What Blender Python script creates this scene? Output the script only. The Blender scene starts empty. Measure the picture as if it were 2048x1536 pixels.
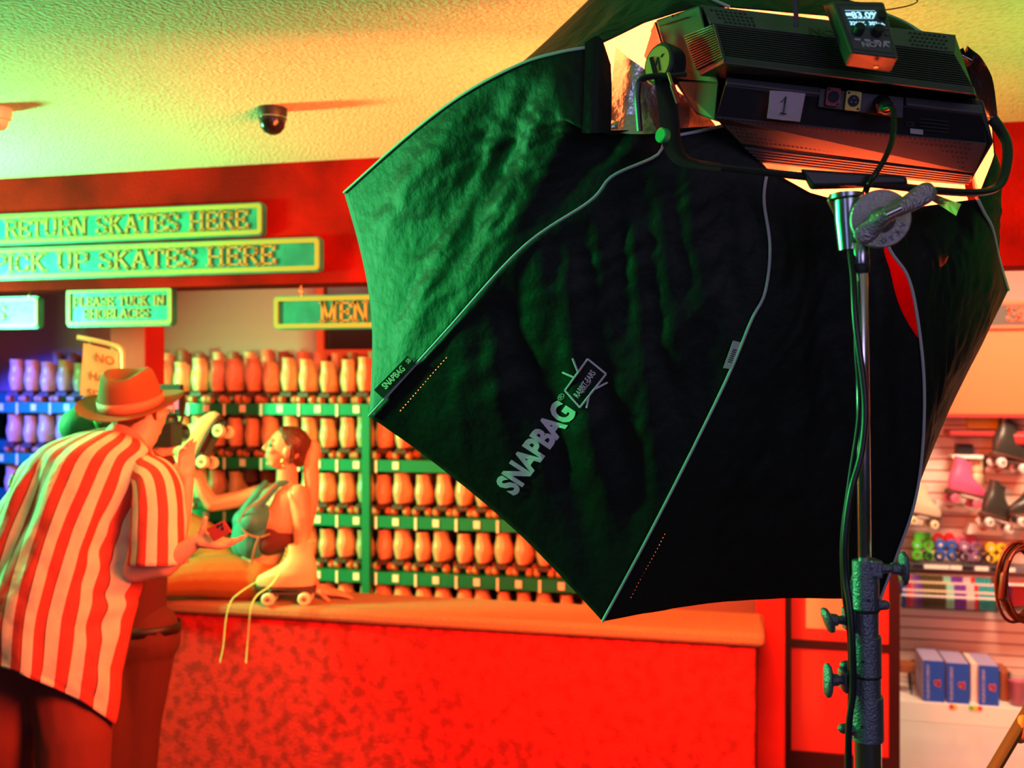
import bpy, bmesh, math, random
from mathutils import Vector, Matrix, noise
from mathutils.bvhtree import BVHTree
PI = math.pi
C = bpy.context.scene.collection
SC = bpy.context.scene

# ------------------------------------------------------------------ camera, world, lights, exposure
YAW = math.radians(13.5)
EYE = Vector((0, 0, 2.0))
FPX = 2000.0
RT = Vector((math.cos(YAW), math.sin(YAW), 0))
FW = Vector((-math.sin(YAW), math.cos(YAW), 0))
UP = Vector((0, 0, 1))

def P(px, py, d):
    """world point seen at photograph pixel (px,py) at depth d metres"""
    return EYE + RT * ((px - 1024) / FPX * d) + UP * ((768 - py) / FPX * d) + FW * d

def onY(px, py, Y):
    r = (px - 1024) / FPX
    return P(px, py, Y / (r * math.sin(YAW) + math.cos(YAW)))

def onZ(px, py, Z):
    return P(px, py, (Z - 2.0) * FPX / (768 - py))

cd = bpy.data.cameras.new('camera'); cam = bpy.data.objects.new('camera', cd); C.objects.link(cam)
cam.location = EYE; cam.rotation_euler = (PI / 2, 0, YAW)
cd.sensor_width = 36; cd.lens = 36 * FPX / 2048; cd.clip_start = .05; cd.clip_end = 60
cd.dof.use_dof = True; cd.dof.focus_distance = 1.95; cd.dof.aperture_fstop = 3.4
SC.camera = cam

w = bpy.data.worlds.new('world'); SC.world = w; w.use_nodes = True
w.node_tree.nodes['Background'].inputs[0].default_value = (.55, .45, .75, 1)
w.node_tree.nodes['Background'].inputs[1].default_value = .02
SC.view_settings.view_transform = 'Standard'; SC.view_settings.look = 'None'
SC.view_settings.exposure = 0.0; SC.view_settings.gamma = 1; SC.view_settings.use_curve_mapping = False
SC.cycles.use_denoising = True
SC.cycles.sample_clamp_indirect = 6
SC.cycles.max_bounces = 6

def area(name, loc, target, size, power, color, spread=180, sy=None):
    l = bpy.data.lights.new(name, 'AREA'); l.energy = power; l.color = color; l.size = size
    if sy: l.shape = 'RECTANGLE'; l.size_y = sy
    l.spread = math.radians(spread)
    o = bpy.data.objects.new(name, l); C.objects.link(o); o.location = loc
    o.rotation_euler = (Vector(target) - Vector(loc)).to_track_quat('-Z', 'Y').to_euler()
    return o

def spot(name, loc, target, power, color, cone, blend, r=.05):
    l = bpy.data.lights.new(name, 'SPOT'); l.energy = power; l.color = color
    l.spot_size = math.radians(cone); l.spot_blend = blend; l.shadow_soft_size = r
    o = bpy.data.objects.new(name, l); C.objects.link(o); o.location = loc
    o.rotation_euler = (Vector(target) - Vector(loc)).to_track_quat('-Z', 'Y').to_euler()
    return o

def cw(x, d, z):   # camera frame metres -> world
    return EYE + RT * x + FW * d + UP * z

SOFTBOX_GLOW = 9.0
area('green_key', cw(-3.30, 4.12, .34), cw(.2, 3.9, .14), .30, 185, (.12, 1, .30))
area('green_rack_fill', cw(-2.95, 4.30, .05), onY(470, 860, 5.3), .12, 13, (.03, 1, .30), spread=65)  # added unseen lamp, puts green highlights on the rack skates
area('green_side', cw(-2.0, 2.38, .42), cw(.0, 2.1, .08), .18, 7, (.0, 1, .14), spread=70)
area('led_spill', P(1730, 392, 1.93), P(1700, 300, 1.74), .30, 5, (1, .06, .012))
area('green_ceiling_wash', cw(2.7, 1.9, -.1), cw(1.7, 2.55, .98), .3, 9, (.10, 1, .12), spread=90)
area('rack_wall_fill', (-2.9, 5.0, 2.85), (-2.9, 5.9, 2.3), .5, 8, (1, .42, .26))  # added unseen lamp that brightens the wall above the rack
spot('blue_rack_light', cw(-3.55, 4.75, .30), onY(10, 960, 5.3), 850, (.03, .04, 1), 58, .3)
area('shop_ceiling_light', (1.55, 5.1, 2.9), (1.9, 6.7, 1.0), .8, 105, (1, .66, .42), spread=140)
area('room_fill', cw(.9, -2.2, .6), cw(.3, 3, 0), 1.6, 30, (.64, .55, 1))
area('chrome_streak_fill', cw(-1.3, -.6, .3), cw(1.0, 1.6, .1), .25, 5, (.45, .5, 1), sy=1.6)  # added unseen strip, only gives the chrome tube its bluish streak

_k = area('softbox_key', cw(.30, 2.42, .22), cw(.30 - .10, 2.42 + .89, .22 - .42), 1.15, 165, (1, .115, .028), spread=170)
_k.data.shape = 'DISK'

# ------------------------------------------------------------------ materials
def lin(c):
    return tuple((v / 255 / 12.92) if v / 255 <= .04045 else ((v / 255 + .055) / 1.055) ** 2.4 for v in c) + (1,)

def nd(nt, t, **kw):
    n = nt.nodes.new(t)
    for k, v in kw.items(): setattr(n, k, v)
    return n

def mat(name, col, rough=.5, metal=0, bump=0, bscale=60, var=None, vscale=6, emit=0, ecol=None, sheen=0, trans=0, spec=None, vstops=(.35, .7), detail=4):
    m = bpy.data.materials.new(name); m.use_nodes = True; nt = m.node_tree
    b = nt.nodes['Principled BSDF']
    if len(col) == 3: col = tuple(col) + (1,)
    b.inputs['Base Color'].default_value = col
    b.inputs['Roughness'].default_value = rough; b.inputs['Metallic'].default_value = metal
    if spec is not None: b.inputs['Specular IOR Level'].default_value = spec
    if sheen: b.inputs['Sheen Weight'].default_value = sheen
    if trans: b.inputs['Transmission Weight'].default_value = trans
    if emit:
        b.inputs['Emission Color'].default_value = (tuple(ecol) + (1,))[:4] if ecol else col
        b.inputs['Emission Strength'].default_value = emit
    tc = nd(nt, 'ShaderNodeTexCoord')
    if var:
        n = nd(nt, 'ShaderNodeTexNoise'); n.inputs['Scale'].default_value = vscale; n.inputs['Detail'].default_value = detail
        nt.links.new(tc.outputs['Object'], n.inputs['Vector'])
        r = nd(nt, 'ShaderNodeValToRGB'); r.color_ramp.elements[0].position = vstops[0]; r.color_ramp.elements[1].position = vstops[1]
        r.color_ramp.elements[0].color = (tuple(var) + (1,))[:4]; r.color_ramp.elements[1].color = col
        nt.links.new(n.outputs['Fac'], r.inputs['Fac']); nt.links.new(r.outputs['Color'], b.inputs['Base Color'])
    if bump:
        n2 = nd(nt, 'ShaderNodeTexNoise'); n2.inputs['Scale'].default_value = bscale; n2.inputs['Detail'].default_value = 3
        nt.links.new(tc.outputs['Object'], n2.inputs['Vector'])
        bp = nd(nt, 'ShaderNodeBump'); bp.inputs['Strength'].default_value = bump; bp.inputs['Distance'].default_value = .01
        nt.links.new(n2.outputs['Fac'], bp.inputs['Height']); nt.links.new(bp.outputs['Normal'], b.inputs['Normal'])
    return m

M = {}
M['ceiling'] = mat('ceiling_popcorn', (.82, .80, .58), .95, bump=.9, bscale=75, var=(.70, .64, .42), vscale=55, vstops=(.30, .52), detail=3)
M['header'] = mat('red_carpet_header', (.36, .005, .0025), .95, spec=.08, bump=.5, bscale=60, var=(.15, .003, .002), vscale=2.4, vstops=(.38, .62), detail=6)
M['counter'] = mat('red_carpet_counter', (.60, .012, .011), .95, bump=.5, bscale=90, var=(.31, .004, .004), vscale=20, vstops=(.38, .55), detail=6)
M['redwall'] = mat('red_wall', (.66, .018, .012), .9, bump=.3, bscale=40, var=(.5, .01, .008), vscale=3)
M['slab'] = mat('carpeted_ledge', (.50, .25, .12), .95, bump=.6, bscale=300, var=(.40, .19, .09), vscale=120)
M['pinkwall'] = mat('plaster_wall', (.50, .26, .23), .9, bump=.1, bscale=30)
M['opening_shade'] = mat('dark_opening', (.02, .008, .006), .3)
M['floor'] = mat('polished_floor', (.62, .58, .55), .22, bump=.02, bscale=6, var=(.52, .48, .46), vscale=1.5)
M['carpet'] = mat('dark_rink_carpet', (.07, .03, .035), .95, bump=.3, bscale=80, var=(.03, .015, .03), vscale=12)
M['rack'] = mat('green_rack_paint', (.006, .20, .085), .45)
M['rackback'] = mat('rack_backing', (.012, .010, .010), .9)
M['tag'] = mat('paper_tag', (.85, .78, .62), .7)
M['boot_tan'] = mat('tan_leather', (.90, .44, .26), .28, bump=.12, bscale=50, var=(.74, .32, .17), vscale=14)
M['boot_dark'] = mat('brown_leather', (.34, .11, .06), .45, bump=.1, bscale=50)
M['boot_white'] = mat('cream_leather', (.74, .56, .28), .5, bump=.08, bscale=60)
M['sole'] = mat('dark_sole', (.09, .03, .02), .6)
M['plate'] = mat('metal_plate', (.14, .10, .09), .5, .5)
M['wheel_r'] = mat('rental_wheel', (.60, .20, .09), .4)
M['wheel_c'] = mat('cream_wheel', (.85, .72, .45), .35)
M['bearing'] = mat('bearing', (.45, .30, .14), .35, .6)
M['lace'] = mat('lace', (.80, .62, .22), .8)
M['sign'] = mat('sign_green', (.02, .34, .30), .38, bump=.25, bscale=22, var=(.012, .20, .20), vscale=9)
M['signbd'] = mat('sign_gold_border', (.30, .34, .06), .45)
M['gold'] = mat('gold_letters', (.42, .24, .05), .5)
M['signpaper'] = mat('sign_paper', (.85, .60, .35), .7)
M['ink'] = mat('ink', (.50, .10, .03), .8)
M['cream'] = mat('cream_metal', (.80, .66, .40), .4)
M['black'] = mat('black_plastic', (.018, .018, .020), .45, bump=.1, bscale=400)
M['blackg'] = mat('black_gloss', (.012, .012, .013), .2)
M['blackrub'] = mat('black_rubber', (.012, .012, .012), .6)
M['skin'] = mat('skin', (.74, .42, .29), .5, var=(.70, .38, .26), vscale=9)
M['skinw'] = mat('skin_fair', (.66, .31, .18), .42)
M['hair'] = mat('dark_hair', (.10, .026, .014), .4, bump=.8, bscale=60)
M['hairb'] = mat('blond_hair', (.78, .36, .20), .5, bump=.5, bscale=70)
M['hat'] = mat('felt_hat', (.30, .085, .03), .95, bump=.15, bscale=300)
M['hatband'] = mat('hat_band', (.62, .20, .11), .6)
M['trous'] = mat('man_trousers', (.19, .020, .012), .9, bump=.15, bscale=200)
M['trous2'] = mat('operator_trousers', (.12, .016, .009), .9, bump=.15, bscale=200)
M['dshirt'] = mat('dark_shirt', (.10, .012, .010), .9)
M['belt'] = mat('belt', (.02, .006, .005), .5)
M['capg'] = mat('green_cap', (.015, .12, .05), .7)
M['orange'] = mat('orange_badge', (.8, .25, .05), .6)
M['wtrous'] = mat('rust_trousers', (.38, .12, .02), .85, bump=.3, bscale=25)
M['top'] = mat('teal_top', (.05, .26, .24), .6)
M['topdark'] = mat('dark_panel', (.10, .012, .010), .8)
M['toptrim'] = mat('copper_trim', (.40, .16, .08), .6)
M['eye'] = mat('eye_shadow', (.03, .30, .28), .5)
M['lips'] = mat('lips', (.50, .10, .07), .4)
M['goldm'] = mat('gold_metal', (.9, .55, .2), .25, 1)
M['phone'] = mat('phone_case', (.16, .012, .010), .35)
M['lens'] = mat('lens_glass', (.01, .01, .012), .08)
M['fixt'] = mat('fixture_grey', (.055, .055, .053), .45, bump=.08, bscale=500)
M['fixd'] = mat('fixture_dark', (.013, .012, .016), .45, bump=.08, bscale=500)
M['fixl'] = mat('fixture_light_grey', (.09, .085, .09), .4)
M['yoke'] = mat('yoke_black', (.022, .022, .024), .38)
M['silver'] = mat('silver_lining', (.80, .80, .80), .28, 1, bump=.7, bscale=28)
M['chrome'] = mat('chrome', (.85, .85, .88), .20, 1)
M['alu'] = mat('cast_aluminium', (.42, .38, .38), .42, .85, bump=.35, bscale=260)
M['castg'] = mat('cast_grey', (.20, .22, .27), .4, .75, bump=.35, bscale=320)
M['steel'] = mat('steel', (.45, .45, .5), .25, 1)
M['tape'] = mat('paper_tape', (.62, .48, .52), .8)
M['pen'] = mat('marker_ink', (.02, .02, .03), .8)
M['yel'] = mat('yellow_socket', (.70, .52, .03), .4)
M['redp'] = mat('red_plastic', (.55, .02, .015), .4)
M['greenp'] = mat('green_plastic', (.05, .55, .12), .4)
M['labelk'] = mat('woven_label_black', (.012, .006, .010), .9, spec=.05)
M['piping'] = mat('white_piping', (.62, .60, .66), .5)
M['print'] = mat('reflective_print', (.92, .78, .88), .45)
M['redprint'] = mat('red_print', (.60, .09, .14), .6)
M['labelw'] = mat('white_label', (.60, .58, .56), .7)
M['screen'] = mat('screen', (.01, .03, .04), .2, emit=.25, ecol=(.02, .10, .14))
M['glyph'] = mat('screen_glyphs', (.4, .8, .9), .3, emit=1.4, ecol=(.45, .85, 1))
M['monscr'] = mat('monitor_picture', (.3, .1, .2), .3, emit=.55, ecol=(.75, .25, .35))
M['cable'] = mat('cable_black', (.014, .014, .014), .35)
M['cabo'] = mat('orange_brown_cable', (.085, .014, .006), .3)
M['legw'] = mat('wooden_leg', (.09, .05, .012), .5)
M['cabfr'] = mat('black_frame', (.035, .004, .004), .5)
M['cabpn'] = mat('red_panel', (.80, .05, .035), .6)
M['slat'] = mat('slatwall_white', (.80, .58, .50), .6)
M['slatg'] = mat('slat_groove', (.42, .16, .07), .7)
M['fascia'] = mat('orange_fascia', (.72, .12, .03), .6)
M['fasciab'] = mat('dark_sign_board', (.06, .035, .025), .6)
M['fsord'] = mat('orange_trim', (.75, .10, .02), .6)
M['darkred'] = mat('dark_red_shelf', (.30, .01, .01), .5)
M['white'] = mat('white_plastic', (.85, .80, .74), .4)
M['bluebox'] = mat('blue_box', (.008, .07, .50), .5)
M['boxtop'] = mat('lavender_box_top', (.42, .36, .62), .6)
M['boxw'] = mat('white_card', (.75, .68, .62), .7)
M['pinkb'] = mat('pink_boot', (.80, .10, .24), .45)
M['blkboot'] = mat('black_boot', (.035, .032, .028), .35)
M['clear'] = mat('clear_acrylic', (.9, .9, .9), .06, trans=1)
M['stool'] = mat('stool_seat', (.34, .09, .03), .5)
for n, c in dict(w_green=(.10, .60, .03), w_blue=(.03, .12, .55), w_red=(.75, .03, .04), w_purp=(.28, .14, .32), w_pink=(.75, .12, .25),
                 w_yel=(.85, .58, .01), w_black=(.02, .015, .015), w_mint=(.35, .80, .62), w_teal=(.04, .42, .45), w_white=(.8, .65, .65),
                 w_purple=(.22, .05, .42), w_olive=(.12, .09, .05), w_beige=(.75, .55, .38)).items():
    M[n] = mat(n, c, .35)

# striped shirt
def stripe_mat(name, n, off=0.0):
    m = bpy.data.materials.new(name); m.use_nodes = True; nt = m.node_tree; b = nt.nodes['Principled BSDF']
    b.inputs['Roughness'].default_value = .8
    uv = nd(nt, 'ShaderNodeUVMap'); sp = nd(nt, 'ShaderNodeSeparateXYZ'); nt.links.new(uv.outputs[0], sp.inputs[0])
    mu = nd(nt, 'ShaderNodeMath', operation='MULTIPLY_ADD'); mu.inputs[1].default_value = n; mu.inputs[2].default_value = off
    nt.links.new(sp.outputs[0], mu.inputs[0])
    fr = nd(nt, 'ShaderNodeMath', operation='FRACT'); nt.links.new(mu.outputs[0], fr.inputs[0])
    r = nd(nt, 'ShaderNodeValToRGB'); r.color_ramp.interpolation = 'CONSTANT'
    e = r.color_ramp.elements; e[0].position = 0; e[0].color = (.80, .66, .48, 1); e[1].position = .50; e[1].color = (.62, .055, .035, 1)
    x = e.new(.95); x.color = (.10, .02, .015, 1)
    nt.links.new(fr.outputs[0], r.inputs[0]); nt.links.new(r.outputs[0], b.inputs['Base Color'])
    tc = nd(nt, 'ShaderNodeTexCoord'); nz = nd(nt, 'ShaderNodeTexNoise'); nz.inputs['Scale'].default_value = 14
    nt.links.new(tc.outputs['Object'], nz.inputs['Vector']); bp = nd(nt, 'ShaderNodeBump'); bp.inputs['Strength'].default_value = .4; bp.inputs['Distance'].default_value = .02
    nt.links.new(nz.outputs['Fac'], bp.inputs['Height']); nt.links.new(bp.outputs[0], b.inputs['Normal'])
    return m
M['stripe'] = stripe_mat('striped_cotton', 8.0)
M['stripe_sl'] = stripe_mat('striped_cotton_sleeve', 4.2, .1)

# softbox cloth: black outside, needle holes along the seams let the inner light through
def cloth_mat(name, col, rough, metal=0, sheen=0, thin=False):
    m = mat(name, col, rough, metal, bump=.35 if not metal else .6, bscale=34, sheen=sheen); nt = m.node_tree
    b = nt.nodes['Principled BSDF']; out = nt.nodes['Material Output']
    if not metal: b.inputs['Specular IOR Level'].default_value = .22
    uv = nd(nt, 'ShaderNodeUVMap'); sp = nd(nt, 'ShaderNodeSeparateXYZ'); nt.links.new(uv.outputs[0], sp.inputs[0])
    def mth(op, a, bb):
        n = nd(nt, 'ShaderNodeMath', operation=op)
        for i, v in enumerate((a, bb)):
            if isinstance(v, (int, float)): n.inputs[i].default_value = v
            else: nt.links.new(v, n.inputs[i])
        return n.outputs[0]
    U, V = sp.outputs[0], sp.outputs[1]
    m1 = mth('MULTIPLY', mth('GREATER_THAN', U, .0600), mth('LESS_THAN', U, .0618))
    m2 = mth('MULTIPLY', mth('GREATER_THAN', V, .80), mth('LESS_THAN', V, .955))
    m3 = mth('LESS_THAN', mth('FRACT', mth('MULTIPLY', V, 120), 0), .38)
    mk = mth('MULTIPLY', mth('MULTIPLY', m1, m2), m3)
    tr = nd(nt, 'ShaderNodeBsdfTransparent'); mx = nd(nt, 'ShaderNodeMixShader')
    nt.links.new(mk, mx.inputs[0]); nt.links.new(b.outputs[0], mx.inputs[1]); nt.links.new(tr.outputs[0], mx.inputs[2])
    last = mx.outputs[0]
    if thin:   # red translucent patch beside one rod stands in for light leaking onto the cloth
        wv = mth('MULTIPLY', mth('SINE', mth('MULTIPLY', mth('SUBTRACT', V, .08), PI / .26), 0), .11)
        mk2 = mth('MULTIPLY', mth('GREATER_THAN', mth('ADD', U, wv), .985), mth('MULTIPLY', mth('GREATER_THAN', V, .08), mth('LESS_THAN', V, .34)))
        tl = nd(nt, 'ShaderNodeBsdfTranslucent'); tl.inputs[0].default_value = (.16, .010, .004, 1); mx2 = nd(nt, 'ShaderNodeMixShader')
        nt.links.new(mk2, mx2.inputs[0]); nt.links.new(last, mx2.inputs[1]); nt.links.new(tl.outputs[0], mx2.inputs[2]); last = mx2.outputs[0]
    nt.links.new(last, out.inputs['Surface'])
    return m
M['cloth'] = cloth_mat('black_cloth', (.012, .0135, .0115), .58, sheen=.0)
M['cloth_glow'] = cloth_mat('black_cloth_glow_patch', (.012, .0135, .0115), .58, thin=True)
M['lining_glow'] = cloth_mat('silver_lining_glow_patch', (.80, .80, .80), .30, 1, thin=True)
M['lining'] = cloth_mat('silver_cloth_lining', (.80, .80, .80), .30, 1)
dm = bpy.data.materials.new('diffuser_cloth'); dm.use_nodes = True
_b = dm.node_tree.nodes['Principled BSDF']; _b.inputs['Base Color'].default_value = (.8, .8, .8, 1)
_b.inputs['Emission Color'].default_value = (1, .115, .028, 1); _b.inputs['Emission Strength'].default_value = SOFTBOX_GLOW
M['diffuser'] = dm

# ------------------------------------------------------------------ mesh helpers
class MB:
    def __init__(s): s.v = []; s.f = []; s.uv = {}
    def add(s, vs, fs):
        o = len(s.v); s.v += [tuple(x) for x in vs]; s.f += [tuple(i + o for i in f) for f in fs]; return o
    def box(s, x0, x1, y0, y1, z0, z1):
        s.add([(x0, y0, z0), (x1, y0, z0), (x1, y1, z0), (x0, y1, z0), (x0, y0, z1), (x1, y0, z1), (x1, y1, z1), (x0, y1, z1)],
              [(0, 3, 2, 1), (4, 5, 6, 7), (0, 1, 5, 4), (1, 2, 6, 5), (2, 3, 7, 6), (3, 0, 4, 7)]); return s
    def hexa(s, q, r):   # two quads, matching corners
        s.add(list(q) + list(r), [(0, 1, 2, 3), (7, 6, 5, 4), (1, 0, 4, 5), (2, 1, 5, 6), (3, 2, 6, 7), (0, 3, 7, 4)]); return s
    def tube(s, pts, rad, n=10, closed=False, flat=None, caps=True):
        pts = [Vector(p) for p in pts]; m = len(pts)
        if not isinstance(rad, (list, tuple)): rad = [rad] * m
        rings = []; prev = None
        for i, p in enumerate(pts):
            a = pts[(i - 1) % m] if (closed or i > 0) else pts[0]; b = pts[(i + 1) % m] if (closed or i < m - 1) else pts[-1]
            t = (b - a).normalized() if (b - a).length > 1e-9 else Vector((0, 0, 1))
            if prev is None:
                up = Vector(flat[0]) if flat else (Vector((0, 0, 1)) if abs(t.z) < .9 else Vector((1, 0, 0)))
                nx = up.cross(t).normalized()
            else:
                nx = (prev - t * prev.dot(t)).normalized()
            prev = nx; ny = t.cross(nx)
            fx, fy = (flat[1], flat[2]) if flat else (1, 1)
            rings.append([p + nx * (math.cos(2 * PI * k / n) * rad[i] * fx) + ny * (math.sin(2 * PI * k / n) * rad[i] * fy) for k in range(n)])
        vs = [v for r in rings for v in r]; fs = []
        L = m if closed else m - 1
        for i in range(L):
            j = (i + 1) % m
            for k in range(n):
                fs.append((i * n + k, i * n + (k + 1) % n, j * n + (k + 1) % n, j * n + k))
        if not closed and caps:
            fs.append(tuple(range(n))[::-1]); fs.append(tuple((m - 1) * n + k for k in range(n)))
        s.add(vs, fs); return s
    def lathe(s, prof, n=20, mtx=None):  # prof [(r,z)] about z
        vs = []; fs = []
        for r, z in prof:
            for k in range(n):
                v = Vector((r * math.cos(2 * PI * k / n), r * math.sin(2 * PI * k / n), z))
                vs.append(mtx @ v if mtx else v)
        for i in range(len(prof) - 1):
            for k in range(n): fs.append((i * n + k, i * n + (k + 1) % n, (i + 1) * n + (k + 1) % n, (i + 1) * n + k))
        fs.append(tuple(range(n))[::-1]); fs.append(tuple((len(prof) - 1) * n + k for k in range(n)))
        s.add(vs, fs); return s
    def ell(s, c, r, n=16, mtx=None):
        c = Vector(c); r = (r, r, r) if isinstance(r, (int, float)) else r
        vs = []; fs = []; m = max(6, n // 2)
        for i in range(m + 1):
            a = PI * i / m
            for k in range(n):
                b = 2 * PI * k / n
                v = Vector((r[0] * math.sin(a) * math.cos(b), r[1] * math.sin(a) * math.sin(b), r[2] * math.cos(a)))
                vs.append(c + (mtx @ v if mtx else v))
        for i in range(m):
            for k in range(n): fs.append((i * n + k, (i + 1) * n + k, (i + 1) * n + (k + 1) % n, i * n + (k + 1) % n))
        s.add(vs, fs); return s
    def cap(s, p0, r0, p1, r1, n=14):   # tapered capsule
        p0, p1 = Vector(p0), Vector(p1); t = p1 - p0; L = t.length; t = t.normalized() if L > 1e-6 else Vector((0, 0, 1))
        pts = []; rr = []
        for a in (88, 65, 40, 18): 
            a = math.radians(a); pts.append(p0 - t * r0 * math.sin(a)); rr.append(max(r0 * math.cos(a), .0006))
        for q in (0, .5, 1): pts.append(p0.lerp(p1, q)); rr.append(r0 + (r1 - r0) * q)
        for a in (18, 40, 65, 88):
            a = math.radians(a); pts.append(p1 + t * r1 * math.sin(a)); rr.append(max(r1 * math.cos(a), .0006))
        return s.tube(pts, rr, n)
    def chain(s, pr, n=14):
        for (a, ra), (b, rb) in zip(pr[:-1], pr[1:]): s.cap(a, ra, b, rb, n)
        return s
    def xform(s, mtx):
        s.v = [tuple(mtx @ Vector(v)) for v in s.v]; return s
    def build(s, name, m, parent=None, smooth=True, bevel=0, fixn=True):
        me = bpy.data.meshes.new(name); me.from_pydata(s.v, [], s.f)
        if fixn:
            bm = bmesh.new(); bm.from_mesh(me); bmesh.ops.remove_doubles(bm, verts=bm.verts, dist=1e-6)
            bmesh.ops.recalc_face_normals(bm, faces=bm.faces); bm.to_mesh(me); bm.free()
        if m is not None: me.materials.append(m)
        o = bpy.data.objects.new(name, me); C.objects.link(o)
        if parent: o.parent = parent
        if smooth:
            me.shade_smooth() if hasattr(me, 'shade_smooth') else None
            me.set_sharp_from_angle(angle=math.radians(38))
        if bevel:
            b = o.modifiers.new('bevel', 'BEVEL'); b.width = bevel; b.segments = 2; b.limit_method = 'ANGLE'; b.angle_limit = math.radians(40)
        return o

def tag(o, label=None, cat=None, group=None, kind=None):
    if label: o['label'] = label
    if cat: o['category'] = cat
    if group: o['group'] = group
    if kind: o['kind'] = kind
    return o

def thing(name, label, cat, loc=(0, 0, 0), rz=0, group=None):
    o = bpy.data.objects.new(name, None); C.objects.link(o); o.empty_display_size = .1
    o.location = loc; o.rotation_euler = (0, 0, rz); return tag(o, label, cat, group)

def struct(name, mb, m, **kw):
    o = mb.build(name, m, **kw); o['kind'] = 'structure'; return o

def dup(root, loc, rot=None, label=None, group=None):
    r = root.copy(); C.objects.link(r); r.location = loc
    if rot is not None: r.rotation_euler = rot
    if label: r['label'] = label
    if group: r['group'] = group
    for ch in list(root.children):
        c = ch.copy(); C.objects.link(c); c.parent = r
        for g in list(ch.children):
            d = g.copy(); C.objects.link(d); d.parent = c
    return r

def blob(mb, name, m, parent=None, voxel=.008, smooth=6, fac=.6):
    """one continuous surface grown from overlapping shapes"""
    me = bpy.data.meshes.new(name); me.from_pydata(mb.v, [], mb.f)
    bm = bmesh.new(); bm.from_mesh(me); bmesh.ops.recalc_face_normals(bm, faces=bm.faces); bm.to_mesh(me); bm.free()
    o = bpy.data.objects.new(name, me); C.objects.link(o)
    r = o.modifiers.new('r', 'REMESH'); r.mode = 'VOXEL'; r.voxel_size = voxel
    s = o.modifiers.new('s', 'SMOOTH'); s.iterations = smooth; s.factor = fac
    dg = bpy.context.evaluated_depsgraph_get(); ev = o.evaluated_get(dg)
    nm = bpy.data.meshes.new_from_object(ev); o.modifiers.clear(); o.data = nm; bpy.data.meshes.remove(me)
    nm.materials.clear(); nm.materials.append(m); nm.shade_smooth(); nm.name = name
    if parent: o.parent = parent
    return o

def cr(ps, n):   # Catmull-Rom through points
    ps = [Vector(p) for p in ps]; out = []; m = len(ps)
    for i in range(n + 1):
        t = i / n * (m - 1); k = min(int(t), m - 2); u = t - k
        p1, p2 = ps[k], ps[k + 1]; p0 = ps[k - 1] if k > 0 else p1 * 2 - p2; p3 = ps[k + 2] if k + 2 < m else p2 * 2 - p1
        out.append(.5 * ((2 * p1) + (p2 - p0) * u + (2 * p0 - 5 * p1 + 4 * p2 - p3) * u * u + (3 * p1 - p0 - 3 * p2 + p3) * u ** 3))
    return out

def text_mb(txt, size=1, bold=0, depth=0.0, squeeze=1, res=3):
    cu = bpy.data.curves.new('t', 'FONT'); cu.body = txt; cu.size = size; cu.offset = bold; cu.extrude = depth; cu.resolution_u = res
    o = bpy.data.objects.new('t', cu); C.objects.link(o)
    dg = bpy.context.evaluated_depsgraph_get(); me = bpy.data.meshes.new_from_object(o.evaluated_get(dg))
    mb = MB(); mb.add([(v.co.x * squeeze, v.co.y, v.co.z) for v in me.vertices], [tuple(p.vertices) for p in me.polygons])
    bpy.data.objects.remove(o); bpy.data.curves.remove(cu); bpy.data.meshes.remove(me)
    return mb

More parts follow.
